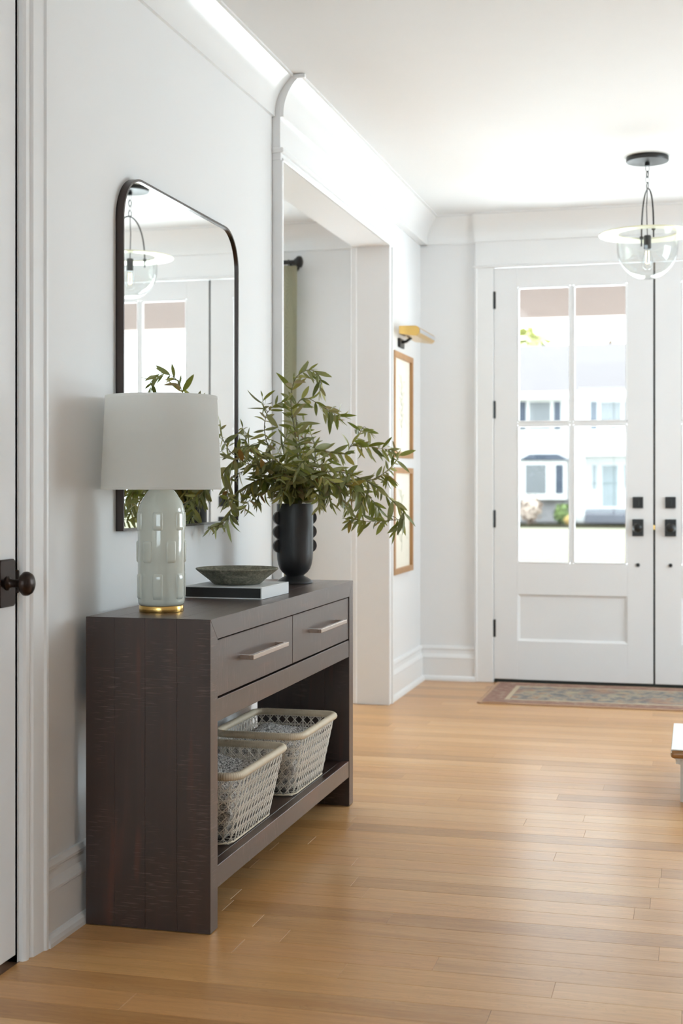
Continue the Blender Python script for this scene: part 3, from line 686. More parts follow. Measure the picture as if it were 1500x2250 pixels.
# ------------------------------------------------------------------ console table
CX0, CX1, CY0, CY1, CTOP = -1.534, -1.191, 3.269, 4.757, 0.800
TH = 0.054
con = thing('console_table', ((CX0 + CX1) / 2, (CY0 + CY1) / 2, 0), 'dark espresso wood console table with two drawers and open shelf against the white wall', 'table')
xs = [CX0, CX0 + 0.080, CX0 + 0.165, CX0 + 0.252, CX1]
def boards(part, polyfun, mat):
    p = part
    for i, (a, b) in enumerate(zip(xs, xs[1:])):
        bm = NB(); prism(bm, polyfun, 'X', a + 0.0001, b - 0.0001)
        es = [e for e in bm.edges if abs(e.verts[0].co.x - e.verts[1].co.x) < 1e-6]
        bmesh.ops.bevel(bm, geom=es, offset=0.0005, affect='EDGES')
        obj('board', bm, mat, p)
ep1 = thing('end_panel', (CX0, CY0, 0), parent=con)
boards(ep1, [(CY0, 0.002), (CY0 + TH, 0.002), (CY0 + TH, CTOP - TH - .0006), (CY0, CTOP - .0006)], M['woodZ'])
ep2 = thing('end_panel', (CX0, CY1, 0), parent=con)
boards(ep2, [(CY1 - TH, 0.002), (CY1, 0.002), (CY1, CTOP - .0006), (CY1 - TH, CTOP - TH - .0006)], M['woodZ'])
tp = thing('tabletop', (CX0, (CY0 + CY1) / 2, CTOP), parent=con)
boards(tp, [(CY0 + TH + .0006, CTOP - TH), (CY1 - TH - .0006, CTOP - TH), (CY1 - .0006, CTOP), (CY0 + .0006, CTOP)], M['woodY'])
IY0, IY1 = CY0 + TH, CY1 - TH
sh = thing('shelf', (CX0, (IY0 + IY1) / 2, 0.161), parent=con)
for a, b in zip(xs[:3] + [CX1 - 0.03], xs[1:3] + [CX1 - 0.03, None]):
    if b is None: break
    bm = NB(); box(bm, a + .0004, b - .0004, IY0 + .0005, IY1 - .0005, 0.132, 0.1605, 0.0008); obj('board', bm, M['woodY'], sh)
bm = NB(); box(bm, CX1 - 0.030, CX1 - 0.0015, IY0 + .0005, IY1 - .0005, 0.104, 0.161, 0.001); obj('shelf_rail', bm, M['woodY'], con)
bm = NB(); box(bm, CX1 - 0.026, CX1 - 0.0015, IY0 + .0005, IY1 - .0005, 0.532, 0.5905, 0.001); obj('apron', bm, M['woodY'], con)
bm = NB(); box(bm, CX0 + .012, CX1 - 0.030, IY0 + .001, IY1 - .001, 0.545, 0.556); box(bm, CX0 + .012, CX0 + .022, IY0 + .001, IY1 - .001, 0.556, CTOP - TH - .001); box(bm, CX0 + .022, CX1 - .03, 4.004, 4.012, 0.556, CTOP - TH - .001); obj('drawer_case', bm, M['woodY'], con)
for (a, b) in ((IY0 + 0.002, 4.0055), (4.0095, IY1 - 0.002)):
    bm = NB(); box(bm, CX1 - 0.024, CX1 - 0.003, a, b, 0.5955, 0.7425, 0.0014); dr = obj('drawer', bm, M['woodY'], con)
    m = (a + b) / 2 + 0.010; hz = 0.676
    bm = NB(); box(bm, CX1 + 0.024, CX1 + 0.036, m - 0.165, m + 0.165, hz - .006, hz + .006, 0.0012)
    for s in (-1, 1): box(bm, CX1 - 0.004, CX1 + 0.0245, m + s * 0.158 - .006, m + s * 0.158 + .006, hz - .006, hz + .006, 0.001)
    obj('handle', bm, M['handle'], dr, label='slim bronze bar handle')

# ------------------------------------------------------------------ table lamp
LX, LY, LZ = -1.401, 3.459, CTOP
lamp = thing('table_lamp', (LX, LY, LZ), 'celadon ceramic table lamp with raised tiles, brass foot and white drum shade on the console', 'lamp')
bm = NB(); lathe(bm, [(0, 0.0005), (.0595, .0005), (.0602, .002), (.0602, .0155), (.0592, .017), (0, .017)], (LX, LY, LZ), 64); obj('foot', bm, M['gold'], lamp, True, angle=40)
bm = NB(); BR = 0.0635
prof = [(0, .017), (.054, .017), (.0595, .019), (.0625, .024), (BR, .031), (BR, .262), (.0625, .274), (.0595, .286), (.055, .297), (.047, .310), (.040, .321), (.034, .328), (.030, .330), (0, .330)]
lathe(bm, prof, (LX, LY, LZ), 64); body = obj('body', bm, M['celadon'], lamp, True, angle=50)
bm0 = NB()
def tile_mesh(hz):
    bm = NB(); W2 = 0.0145; nu, nv = 9, 9
    g = {}
    for i in range(nu):
        for j in range(nv):
            u = -1 + 2 * i / (nu - 1); v = -1 + 2 * j / (nv - 1)
            uu = math.copysign(abs(u) ** 0.6, u); vv = math.copysign(abs(v) ** 0.6, v)
            # rounded-rectangle footprint
            r = max(abs(uu), abs(vv)); edge = (max(0, 1 - abs(uu) ** 9)) * (max(0, 1 - abs(vv) ** 9))
            h = -0.0012 + 0.0047 * min(1, edge * 1.15)
            cu = uu * (1 - 0.10 * abs(vv) ** 8); cv = vv * (1 - 0.05 * abs(uu) ** 8)
            a = cu * W2 / BR; rr = BR + h
            g[i, j] = bm.verts.new((rr * math.cos(a), rr * math.sin(a), cv * hz))
    for i in range(nu - 1):
        for j in range(nv - 1): bm.faces.new((g[i, j], g[i + 1, j], g[i + 1, j + 1], g[i, j + 1]))
    me = bpy.data.meshes.new('raised_tile'); bm.to_mesh(me); bm.free(); me.materials.append(M['celadon'])
    me.polygons.foreach_set('use_smooth', [True] * len(me.polygons)); return me
to_cam = math.atan2(-LY, -LX)
for zc, hz, off in ((0.245, 0.026, -9), (0.163, 0.031, 24), (0.070, 0.036, -9)):
    me = tile_mesh(hz)
    for k in range(6):
        o = bpy.data.objects.new('raised_tile', me); COL.objects.link(o); o.parent = body
        o.location = (0, 0, zc); o.rotation_euler = (0, 0, to_cam + math.radians(off + 60 * k)); WL[o.name] = Vector((LX, LY, LZ))
bm = NB(); lathe(bm, [(0, .329), (.024, .329), (.024, .345), (.010, .348), (.010, .40), (.017, .402), (.017, .45), (0, .45)], (LX, LY, LZ), 32); obj('neck', bm, M['gold'], lamp, True, angle=40)
bm = NB(); lathe(bm, [(0, .45), (.013, .45), (.014, .465), (.028, .50), (.030, .52), (.022, .545), (0, .553)], (LX, LY, LZ), 24); obj('bulb', bm, M['bulb_white'], lamp, True)
bm = NB(); s0, s1, r0, r1 = 0.330, 0.583, 0.1625, 0.1505; tk = 0.0016
lathe(bm, [(r0, s0), (r0 + .0006, s0 + .001), (r0 + .0004, s0 + .008), (r0 - .0004, s0 + .0085), (r1 + .0003, s1 - .0085), (r1 + .0010, s1 - .008), (r1 + .0008, s1 - .001), (r1, s1), (r1 - tk, s1), (r0 - tk, s0), (r0, s0)], (LX, LY, LZ), 96)
shd = obj('lamp_shade', bm, M['shade'], lamp, True, angle=40)
bm = NB()
for k in range(3):
    a = 2 * math.pi * k / 3 + .4; tube(bm, [(LX, LY, LZ + s1 - .012), (LX + (r1 - .004) * math.cos(a), LY + (r1 - .004) * math.sin(a), LZ + s1 - .006)], .0015, 6)
tube(bm, [(LX + 0.010, LY, LZ + .40), (LX + .055, LY, LZ + .46), (LX + .05, LY, LZ + .54), (LX, LY, LZ + s1 - .012), (LX - .05, LY, LZ + .54), (LX - .055, LY, LZ + .46), (LX - .010, LY, LZ + .40)], .0016, 6)
obj('shade_support', bm, M['gold'], lamp)

# ------------------------------------------------------------------ mirror
MY0, MY1, MZ0, MZ1 = 3.537, 4.531, 1.013, 2.022
mir = thing('wall_mirror', (WX, (MY0 + MY1) / 2, MZ0), 'large wall mirror with rounded top corners and slim dark frame above the console', 'mirror')
outer = rrect(MY0, MY1, MZ0, MZ1, 0.135, 14, (0, 1, 1, 0)); inner = rrect(MY0 + .007, MY1 - .007, MZ0 + .007, MZ1 - .007, 0.128, 14, (0, 1, 1, 0))
def ring(bm, O, I, x0, x1):
    n = len(O)
    q = [[bm.verts.new((x, p[0], p[1])) for p in P] for x, P in ((x0, O), (x1, O), (x1, I), (x0, I))]
    for i in range(n):
        j = (i + 1) % n
        for a in range(4): bm.faces.new((q[a][i], q[a][j], q[(a + 1) % 4][j], q[(a + 1) % 4][i]))
    bmesh.ops.recalc_face_normals(bm, faces=bm.faces); return bm
obj('frame', ring(NB(), outer, inner, WX + .001, WX + .024), M['mirror_frame'], mir, True, angle=35)
glass_o = rrect(MY0 + .006, MY1 - .006, MZ0 + .006, MZ1 - .006, 0.129, 14, (0, 1, 1, 0))
bm = NB(); prism(bm, glass_o, 'X', WX + .002, WX + .017); obj('mirror_glass', bm, M['mirror'], mir)

# ------------------------------------------------------------------ book, bowl
bk = thing('hardcover_book', (-1.372, 4.01, CTOP), 'thick hardcover book with pale cover and dark page edges lying under the stone bowl', 'book')
rot = math.radians(-1.2)
def brot(bm):
    c = Vector((-1.372, 4.01, 0)); bmesh.ops.rotate(bm, verts=bm.verts, cent=c, matrix=Matrix.Rotation(rot, 3, 'Z')); return bm
b0x, b1x, b0y, b1y, bz = -1.496, -1.248, 3.880, 4.140, CTOP + 0.0006
bm = NB(); box(bm, b0x, b1x, b0y, b1y, bz, bz + .0035, .0008); box(bm, b0x, b1x, b0y, b1y, bz + .0325, bz + .036, .0008); box(bm, b1x - .004, b1x, b0y, b1y, bz + .003, bz + .033, .0008); obj('cover', brot(bm), M['book_cover'], bk)
bm = NB(); box(bm, b0x + .004, b1x - .004, b0y + .003, b1y - .003, bz + .0034, bz + .0326); obj('page_block', brot(bm), M['book_pages'], bk)
BX, BYY, BZ = -1.372, 4.005, CTOP + 0.0372
bm = NB(); lathe(bm, [(0, 0), (.070, 0), (.074, .002), (.085, .012), (.1255, .044), (.1275, .047), (.1265, .0495), (.122, .0495), (.105, .036), (.085, .021), (.06, .014), (0, .012)], (BX, BYY, BZ), 64)
obj('stone_bowl', bm, M['stone'], None, True, loc=(BX, BYY, BZ), angle=50, label='shallow flared grey-green stone bowl resting on the book', cat='bowl')

# ------------------------------------------------------------------ vase
VX, VY = -1.356, 4.58
vs = thing('footed_vase', (VX, VY, CTOP), 'matte black footed vase with scalloped side handles holding olive branches', 'vase')
bm = NB()
prof = [(0, .0005), (.060, .0005), (.063, .002), (.0625, .005), (.056, .012), (.044, .020), (.034, .025), (.031, .0275), (.034, .030), (.044, .038), (.053, .050), (.059, .066), (.0625, .085), (.0635, .105), (.0637, .20), (.0637, .275), (.063, .2775), (.0612, .2775), (.0605, .275), (.0605, .11), (.055, .07), (.04, .048), (0, .040)]
lathe(bm, prof, (VX, VY, CTOP), 64); obj('body', bm, M['matte_black'], vs, True, angle=50)
ang = math.radians(25) + YAW
for s in (-1, 1):
    bm = NB()
    for zc in (0.228, 0.179, 0.130):
        pts = []
        for k in range(25):
            a = math.radians(-90 + 180 * k / 24); pts.append((0.0565 + 0.0245 * math.cos(a) + 0.0, zc + 0.0242 * math.sin(a)))
        pts += [(0.056, zc + 0.0242), (0.056, zc - 0.0242)]
        prism(bm, pts, 'Y', -0.006, 0.006)
    bmesh.ops.rotate(bm, verts=bm.verts, cent=(0, 0, 0), matrix=Matrix.Rotation(ang + (math.pi if s < 0 else 0), 3, 'Z'))
    bmesh.ops.translate(bm, verts=bm.verts, vec=(VX, VY, CTOP))
    obj('scalloped_handle', bm, M['matte_black'], vs, True, angle=30)

# ------------------------------------------------------------------ olive branches
def leaf_mesh(kind):
    L = 1.0; n = 7; bm = NB(); W = (0.12, 0.105, 0.13, 0.09, 0.11)[kind]
    bend = (0.10, -0.35, 0.35, 0.9, -0.15)[kind]; fold = (0.25, 0.45, 0.15, 0.8, 0.35)[kind]; twist = (0.0, 0.3, -0.25, 0.5, -0.6)[kind]
    rows = []
    for i in range(n + 1):
        t = i / n; w = W * (math.sin(math.pi * t ** 0.85) ** 0.8 if 0 < t < 1 else 0.0)
        if i == 0: w = 0.012
        a = bend * t; x = (math.sin(a) / bend if abs(bend) > .01 else t); z = (1 - math.cos(a)) / bend * -1 if abs(bend) > .01 else 0
        tw = twist * t; c, s = math.cos(tw), math.sin(tw)
        def P(u, h): return (x, u * c - h * s, z + u * s + h * c)
        if i == n: rows.append([bm.verts.new(P(0, 0))])
        else: rows.append([bm.verts.new(P(-w, w * fold)), bm.verts.new(P(0, 0)), bm.verts.new(P(w, w * fold))])
    for A, B in zip(rows, rows[1:]):
        if len(B) == 1: bm.faces.new((A[0], A[1], B[0])); bm.faces.new((A[1], A[2], B[0]))
        else:
            for k in (0, 1): bm.faces.new((A[k], A[k + 1], B[k + 1], B[k]))
    me = bpy.data.meshes.new('leaf'); bm.to_mesh(me); bm.free(); me.materials.append(M['leaf'])
    me.polygons.foreach_set('use_smooth', [True] * len(me.polygons)); return me
LEAF = [leaf_mesh(k) for k in range(5)]
rl = random.Random(11)
def add_leaf(parent, pos, d, nrm, size, kind, wl):
    x = d.normalized(); y = nrm.cross(x)
    if y.length < 1e-4: y = x.orthogonal()
    y.normalize(); z = x.cross(y)
    R = Matrix((x, y, z)).transposed().to_4x4()
    o = bpy.data.objects.new('leaf', LEAF[kind]); COL.objects.link(o); o.parent = parent
    o.matrix_local = Matrix.Translation(pos - wl) @ R @ Matrix.Diagonal((size, size * rl.uniform(.85, 1.15), size, 1))
def in_bad(p):      # keeps leaves out of the wall, mirror, lamp shade and vase wall
    if p.x < WX + 0.03 and p.y < 4.56 and p.z > MZ0 - .05: return True
    if p.x < WX + 0.012: return True
    if (p.x - LX) ** 2 + (p.y - LY) ** 2 < 0.19 ** 2: return True
    if p.z < CTOP + .285 and (p.x - VX) ** 2 + (p.y - VY) ** 2 < 0.073 ** 2: return True
    return p.z < CTOP + .01 and p.y < CY1 + .02
DROOP = {6: .5, 7: .5, 10: .55, 11: .6, 12: .65, 15: .4, 0: .35, 5: .35}
for bi, (lab, stems) in enumerate(BRANCHES):
    br = thing('olive_branch', stems[0][0], lab, 'olive branch', 'olive branches in the black vase')
    wl = WL[br.name]
    for si, pts in enumerate(stems):
        curve = catmull(pts, 7)
        N = len(curve); r0 = 0.0026 if si == 0 else 0.0014
        bm = NB(); tube(bm, curve, [r0 * (1 - 0.65 * i / (N - 1)) for i in range(N)], 6)
        obj('stem' if si == 0 else 'twig', bm, M['stem'], br, True)
        # leaves in opposite pairs, each pair turned against the one before
        acc = 0.0; nxt = 0.016; turn = rl.uniform(0, 3)
        for i in range(1, N):
            seg = (curve[i] - curve[i - 1]).length; acc += seg
            if acc < nxt: continue
            if si == 0 and curve[i].z < CTOP + 0.27 and i < 22: nxt = acc + .005; continue
            nxt = acc + rl.uniform(0.008, 0.015)
            t = (curve[min(i + 1, N - 1)] - curve[i - 1]).normalized()
            side = t.cross(Vector((0.3, -1, 0.2))).normalized(); up = side.cross(t)
            turn += math.pi / 2 + rl.uniform(-.5, .5)
            for sgn in (-1, 1):
                if rl.random() < 0.10: continue
                q = side * math.cos(turn) * sgn + up * math.sin(turn) * sgn
                d = t * rl.uniform(0.35, 1.0) + q * rl.uniform(.5, 1.0)
                d += Vector((0, 0, -DROOP.get(bi, 0.38) * rl.uniform(0.2, 1.8)))
                d.normalize()
                size = rl.choice((.040, .047, .054, .060, .066, .076)) * rl.uniform(.88, 1.12) * (0.75 if i > N - 6 else 1)
                tip = curve[i] + d * size
                if in_bad(tip) or in_bad(curve[i] + d * size * .5): continue
                add_leaf(br, curve[i], d, (q.cross(t) * sgn + Vector((rl.uniform(-.6, .6), rl.uniform(-.6, .6), rl.uniform(.2, 1)))), size, rl.choice((0, 0, 1, 2, 2, 3, 4, 4)), wl)
        t = (curve[-1] - curve[-3]).normalized()
        if not in_bad(curve[-1] + t * .04): add_leaf(br, curve[-1], t, Vector((rl.random() - .5, rl.random() - .5, .7)), .036, 0, wl)
        if si == 0 and bi in (1, 3):       # curled dark dry leaves at the tip
            for k in range(7):
                d = Vector((rl.uniform(-1, 1), rl.uniform(-1, .4), rl.uniform(-1, .2))).normalized()
                if not in_bad(curve[-1] + d * .03): add_leaf(br, curve[-1 - k % 3], d, Vector((rl.random(), rl.random(), .5)), .027, 3, wl)

# ------------------------------------------------------------------ baskets with blankets on the shelf
def basket(y0, y1, lab, blab, seed):
    X0, X1, Z0, Z1 = -1.475, -1.190, 0.1612, 0.352
    ins = 0.034                                    # the base is smaller than the rim
    cxx, cyy = (X0 + X1) / 2, (y0 + y1) / 2
    b = thing('cane_basket', (cxx, cyy, Z0), lab, 'basket', 'open-weave baskets on the console shelf')
    hx, hy = (X1 - X0) / 2, (y1 - y0) / 2
    per = 2 * (2 * hx + 2 * hy)
    def loop(h, n, grow=0.0):
        """rounded-rectangle outline at height fraction h, n points of equal parameter"""
        k = 1 - h
        ax, ay = hx - ins * k + grow, hy - ins * k + grow; r = 0.045
        pts = rrect(-ax, ax, -ay, ay, r, 8); P = [Vector((cxx + p[0], cyy + p[1], Z0 + 0.004 + (Z1 - Z0 - 0.004) * h)) for p in pts]
        L = [0]
        for i in range(len(P)): L.append(L[-1] + (P[(i + 1) % len(P)] - P[i]).length)
        out = []; j = 0
        for i in range(n):
            s = L[-1] * i / n
            while L[j + 1] < s: j += 1
            f = (s - L[j]) / max(1e-9, L[j + 1] - L[j]); out.append(P[j].lerp(P[(j + 1) % len(P)], f))
        return out
    NU = 46; FINE = 8; n = NU * FINE; NV = 6
    hs = [i / 24 for i in range(25)]; tab = [loop(h, n) for h in hs]
    def S(u, v, push=0.0):
        """u in cells round the basket, v 0..1"""
        f = (u * FINE) % n; i = int(f) % n; fu = f - int(f); g = min(23.999, max(0, v * 24)); k = int(g); fv = g - k
        a = tab[k][i].lerp(tab[k][(i + 1) % n], fu); c = tab[k + 1][i].lerp(tab[k + 1][(i + 1) % n], fu); p = a.lerp(c, fv)
        d = Vector((p.x - cxx, p.y - cyy, 0)); d.normalize(); return p + d * push
    bm = NB(); r = 0.0011
    for i in range(NU):                            # pairs of uprights
        for o in (-0.075, 0.075): tube(bm, [S(i + o, v / 8, .0006) for v in range(9)], r, 4)
    for j in range(NV + 1):                        # pairs of hoops
        for o in (-0.010, 0.010):
            v = min(0.985, max(0.012, (j + 0.0) / NV * .97 + o + .012)); tube(bm, [S(i / 2, v, -.0006) for i in range(NU * 2)], r, 4, closed=True)
    for i in range(NU):                            # diagonals both ways
        for sg in (1, -1):
            tube(bm, [S(i + 0.5 + sg * NV * q / 12, q / 12 * .97 + .012, 0.0020 * sg) for q in range(13)], r * 1.15, 4)
    for q in range(-6, 7):                         # woven bottom
        yy = cyy + q * (hy - ins) / 6.5; tube(bm, [(cxx - hx + ins + .004, yy, Z0 + .003), (cxx + hx - ins - .004, yy, Z0 + .003)], r, 4)
    for q in range(-4, 5):
        xx = cxx + q * (hx - ins) / 4.5; tube(bm, [(xx, cyy - hy + ins + .004, Z0 + .005), (xx, cyy + hy - ins - .004, Z0 + .005)], r, 4)
    o = obj('cane_weave', bm, M['cane'], b, True); o['kind'] = 'stuff'
    bm = NB(); P = loop(1.0, 720, 0.001); P = [p + Vector((0, 0, 0.006)) for p in P]
    tube(bm, P, [0.0105 + (0.0011 if i % 3 else -0.0004) for i in range(720)], 10, closed=True); obj('wrapped_rim', bm, M['rattan'], b, True)
    bm = NB(); tube(bm, [p + Vector((0, 0, .002)) for p in loop(0.0, 120, 0.001)], 0.003, 6, closed=True); obj('base_ring', bm, M['rattan'], b, True)
    # boucle blanket heaped inside
    bm = NB(); NX, NY = 74, 104; g = {}; rr = random.Random(seed); sx, sy = rr.uniform(0, 50), rr.uniform(0, 50)
    ax, ay = hx - 0.022, hy - 0.022
    for i in range(NX + 1):
        for j in range(NY + 1):
            u, v = -1 + 2 * i / NX, -1 + 2 * j / NY
            x, yv = ax * u, ay * v
            e = (1 - max(0, abs(u) - .0) ** 6) * (1 - abs(v) ** 6)
            big = noise.noise((x * 7 + sx, yv * 6 + sy, 0)) * 0.030 + abs(noise.noise((x * 14 - yv * 9 + sx, yv * 4, 3))) * 0.030
            fin = noise.noise((x * 150, yv * 150, 7)) * 0.0040 + noise.noise((x * 330, yv * 330, 2)) * 0.0030
            z = Z0 + 0.104 + 0.058 * e ** .5 + big * e + fin + 0.012 * u * -1
            g[i, j] = bm.verts.new((cxx + x * (1 - .02 * (1 - e)), cyy + yv, max(Z0 + .05, min(z, Z1 - 0.001 + .012 * e))))
    for i in range(NX):
        for j in range(NY): bm.faces.new((g[i, j], g[i + 1, j], g[i + 1, j + 1], g[i, j + 1]))
    # skirt down to the basket bottom, so that it is a body and not a sheet
    bl = [g[i, 0] for i in range(NX + 1)] + [g[NX, j] for j in range(1, NY + 1)] + [g[i, NY] for i in range(NX - 1, -1, -1)] + [g[0, j] for j in range(NY - 1, 0, -1)]
    k = 0.66; lo = [bm.verts.new((cxx + (p.co.x - cxx) * k, cyy + (p.co.y - cyy) * .76, Z0 + 0.010)) for p in bl]
    for i in range(len(bl)): j = (i + 1) % len(bl); bm.faces.new((bl[j], bl[i], lo[i], lo[j]))
    bm.faces.new(lo[::-1])
    obj('boucle_blanket', bm, M['blanket'], None, True, loc=(cxx, cyy, Z0 + .01), label=blab, cat='blanket', group='blankets in the shelf baskets')
basket(3.470, 3.930, 'whitewashed open-weave cane basket on the console shelf, nearest the camera', 'grey boucle blanket in the basket nearest the camera', 3)
basket(4.075, 4.520, 'whitewashed open-weave cane basket farther along the console shelf', 'grey boucle blanket in the farther basket', 8)

# ------------------------------------------------------------------ two framed pictures and their light
def picture(z0, z1, lab, seed):
    y0, y1 = 7.076, 7.570; xf = WX + 0.027; w = 0.030
    p = thing('framed_picture', (WX, (y0 + y1) / 2, z0), lab, 'picture', 'botanical pictures beside the front door')
    for poly in ([(y0, z0), (y0 + w, z0 + w), (y0 + w, z1 - w), (y0, z1)], [(y1, z0), (y1, z1), (y1 - w, z1 - w), (y1 - w, z0 + w)], [(y0, z1), (y0 + w, z1 - w), (y1 - w, z1 - w), (y1, z1)], [(y0, z0), (y1, z0), (y1 - w, z0 + w), (y0 + w, z0 + w)]):
        bm = NB(); prism(bm, poly, 'X', WX + .001, xf); obj('frame_side', bm, M['oak_frame'], p)
    bm = NB(); box(bm, WX + .002, WX + .010, y0 + w - .002, y1 - w + .002, z0 + w - .002, z1 - w + .002); art = obj('artwork', bm, M['art'], p)
    rr = random.Random(seed); bm = NB(); X = WX + .0105; ym, zm = (y0 + y1) / 2, (z0 + z1) / 2
    def stroke(a, b, c): tube(bm, catmull([(X, *a), (X, *b), (X, *c)], 5), 0.0012, 4)
    stroke((ym, zm - .17), (ym + .015, zm), (ym - .01, zm + .17))
    for k in range(9):
        s = 1 if k % 2 else -1; zz = zm - .12 + .03 * k; L = rr.uniform(.05, .09)
        stroke((ym, zz), (ym + s * L * .6, zz + .02), (ym + s * L, zz + .05)); stroke((ym, zz), (ym + s * L * .4, zz + .04), (ym + s * L, zz + .05))
    obj('botanical_sketch', bm, M['sketch'], art)
picture(1.292, 1.860, 'upper of two oak framed botanical pictures, right below the brass picture light', 4)
picture(0.664, 1.238, 'lower of two oak framed botanical pictures beside the front door', 9)

pl = thing('picture_light', (WX, 7.33, 1.94), 'brass picture light mounted on the wall above the upper framed picture', 'light')
bm = NB()
pr_ = [(-1.545, 1.992), (-1.545, 1.948), (-1.425, 1.936), (-1.420, 1.937)]
for k in range(0, 9):
    a = math.radians(-40 + 130 * k / 8); pr_.append((-1.446 + 0.028 * math.cos(a), 1.964 + 0.028 * math.sin(a)))
ply = [(-1.530, 1.992), (-1.530, 1.950), (-1.445, 1.938)] + [(-1.446 + 0.028 * math.cos(math.radians(-70 + 160 * k / 9)), 1.964 + 0.028 * math.sin(math.radians(-70 + 160 * k / 9))) for k in range(10)]
prism(bm, ply, 'Y', 7.12, 7.56); obj('lamp_housing', bm, M['gold'], pl, True, angle=35)
bm = NB(); prism(bm, [(-1.4175 + .002, 1.955), (-1.4160 + .001, 1.973), (-1.4195, 1.974), (-1.4195, 1.954)], 'Y', 7.124, 7.556); obj('front_strip', bm, M['steel'], pl)
bm = NB(); tube(bm, [(WX + .006, 7.33, 1.925), (-1.535, 7.33, 1.930), (-1.505, 7.33, 1.950)], .008, 10); obj('arm', bm, M['black'], pl, True)
bm = NB(); box(bm, WX + .0005, WX + .014, 7.27, 7.39, 1.895, 1.945, .004, 2); obj('backplate', bm, M['black'], pl)

# ------------------------------------------------------------------ pendant lamp
PX, PY = -0.2235, 6.68
pen = thing('pendant_lamp', (PX, PY, 2.10), 'clear glass bowl pendant lamp with pale brass brim hanging by the front door', 'pendant lamp')
bm = NB(); lathe(bm, [(0, CZ - .0005), (.098, CZ - .0005), (.100, CZ - .003), (.100, CZ - .020), (.098, CZ - .023), (.012, CZ - .026), (.012, CZ - .042), (0, CZ - .043)], (PX, PY, 0), 48); obj('canopy', bm, M['black'], pen, True, angle=40)
def link(bm, z, h, w, turn):
    pts = []
    for k in range(20):
        a = 2 * math.pi * k / 20; u = w * math.cos(a); v = h * math.sin(a); pts.append((PX + u * math.cos(turn), PY + u * math.sin(turn), z + v))
    tube(bm, pts, .0026, 6, closed=True)
ch_z = [(2.655, .018), (2.627, .016), (2.600, .016), (2.573, .016)]
for i, (z, h) in enumerate(ch_z):
    bm = NB(); link(bm, z, h, .0095, i * math.pi / 2 + .5); obj('chain_link', bm, M['black'] if i % 2 else M['steel'], pen, True)
# bail: an inverted U whose plane lies almost along the view, ends in knobs on the brim
fdir = Vector((0.032, -0.122, 0)); rimz = 2.345
bm = NB(); pts = []
for k in range(25):
    a = math.pi * k / 24; pts.append(Vector((PX, PY, 0)) + fdir * math.cos(a) + Vector((0, 0, rimz - .02 + 0.232 * math.sin(a) ** .8)))
tube(bm, pts, .0038, 8); obj('bail', bm, M['black'], pen, True)
for s in (1, -1):
    c = Vector((PX, PY, rimz)) + fdir * s; bm = NB(); lathe(bm, [(0, -.040), (.004, -.040), (.004, -.008), (.009, -.006), (.009, .008), (0, .010)], c, 12); obj('bail_knob', bm, M['black'], pen, True, angle=40)
bm = NB(); tube(bm, [(PX, PY, 2.556), (PX - .004, PY, 2.47), (PX, PY, rimz - .012)], .0024, 6); obj('cord', bm, M['black'], pen, True)
bm = NB(); lathe(bm, [(.1375, rimz - .002), (.2275, rimz - .007), (.2285, rimz - .004), (.2275, rimz - .001), (.150, rimz + .006), (.1375, rimz + .004), (.1375, rimz - .002)], (PX, PY, 0), 72); obj('brass_brim', bm, M['pale_brass'], pen, True, angle=40)
bm = NB(); prof = [(.1435, rimz + .004), (.1435, rimz - .07)]
for k in range(1, 13):
    a = math.radians(90 * k / 12); prof.append((.1435 * math.cos(a) if k < 12 else 0, rimz - .07 - .150 * math.sin(a)))
inn = [(max(0, r - .003), z + (.003 if r < .05 else .001)) for r, z in prof][::-1]
lathe(bm, prof + inn, (PX, PY, 0), 64); obj('glass_bowl', bm, M['globe'], pen, True, angle=60)
bm = NB(); lathe(bm, [(0, rimz - .010), (.016, rimz - .010), (.018, rimz - .016), (.018, rimz - .072), (.015, rimz - .075), (0, rimz - .075)], (PX, PY, 0), 24); obj('socket', bm, M['black'], pen, True, angle=40)
bm = NB(); lathe(bm, [(.012, rimz - .074), (.013, rimz - .085), (.024, rimz - .115), (.027, rimz - .140), (.022, rimz - .162), (.010, rimz - .172), (0, rimz - .173)], (PX, PY, 0), 24); bulb = obj('bulb', bm, M['globe'], pen, True)
bm = NB(); tube(bm, [(PX - .006, PY, rimz - .085), (PX - .008, PY, rimz - .14), (PX, PY, rimz - .146), (PX + .008, PY, rimz - .14), (PX + .006, PY, rimz - .085)], .0016, 6); obj('filament', bm, M['filament'], bulb, True)

# ------------------------------------------------------------------ rug
RGX0, RGX1, RGY0, RGY1 = -1.108, 0.66, 7.100, 7.862
M['rug'] = rugmat((RGX1 - RGX0) / 2, (RGY1 - RGY0) / 2)
bm = NB(); g = {}; NX, NY = 70, 30
for i in range(NX + 1):
    for j in range(NY + 1):
        u, v = i / NX, j / NY; x = RGX0 + (RGX1 - RGX0) * u; y = RGY0 + (RGY1 - RGY0) * v
        z = 0.0075 + 0.0010 * noise.noise((x * 5, y * 5, 1)) + (.004 if j == 0 and .02 < u < .1 else 0)
        g[i, j] = bm.verts.new((x + .003 * noise.noise((y * 3, 0, 5)), y + .004 * noise.noise((x * 3, 2, 0)), z))
for i in range(NX):
    for j in range(NY): bm.faces.new((g[i, j], g[i + 1, j], g[i + 1, j + 1], g[i, j + 1]))
bl = [g[i, 0] for i in range(NX + 1)] + [g[NX, j] for j in range(1, NY + 1)] + [g[i, NY] for i in range(NX - 1, -1, -1)] + [g[0, j] for j in range(NY - 1, 0, -1)]
lo = [bm.verts.new((p.co.x, p.co.y, 0.0008)) for p in bl]
for i in range(len(bl)): j = (i + 1) % len(bl); bm.faces.new((bl[j], bl[i], lo[i], lo[j]))
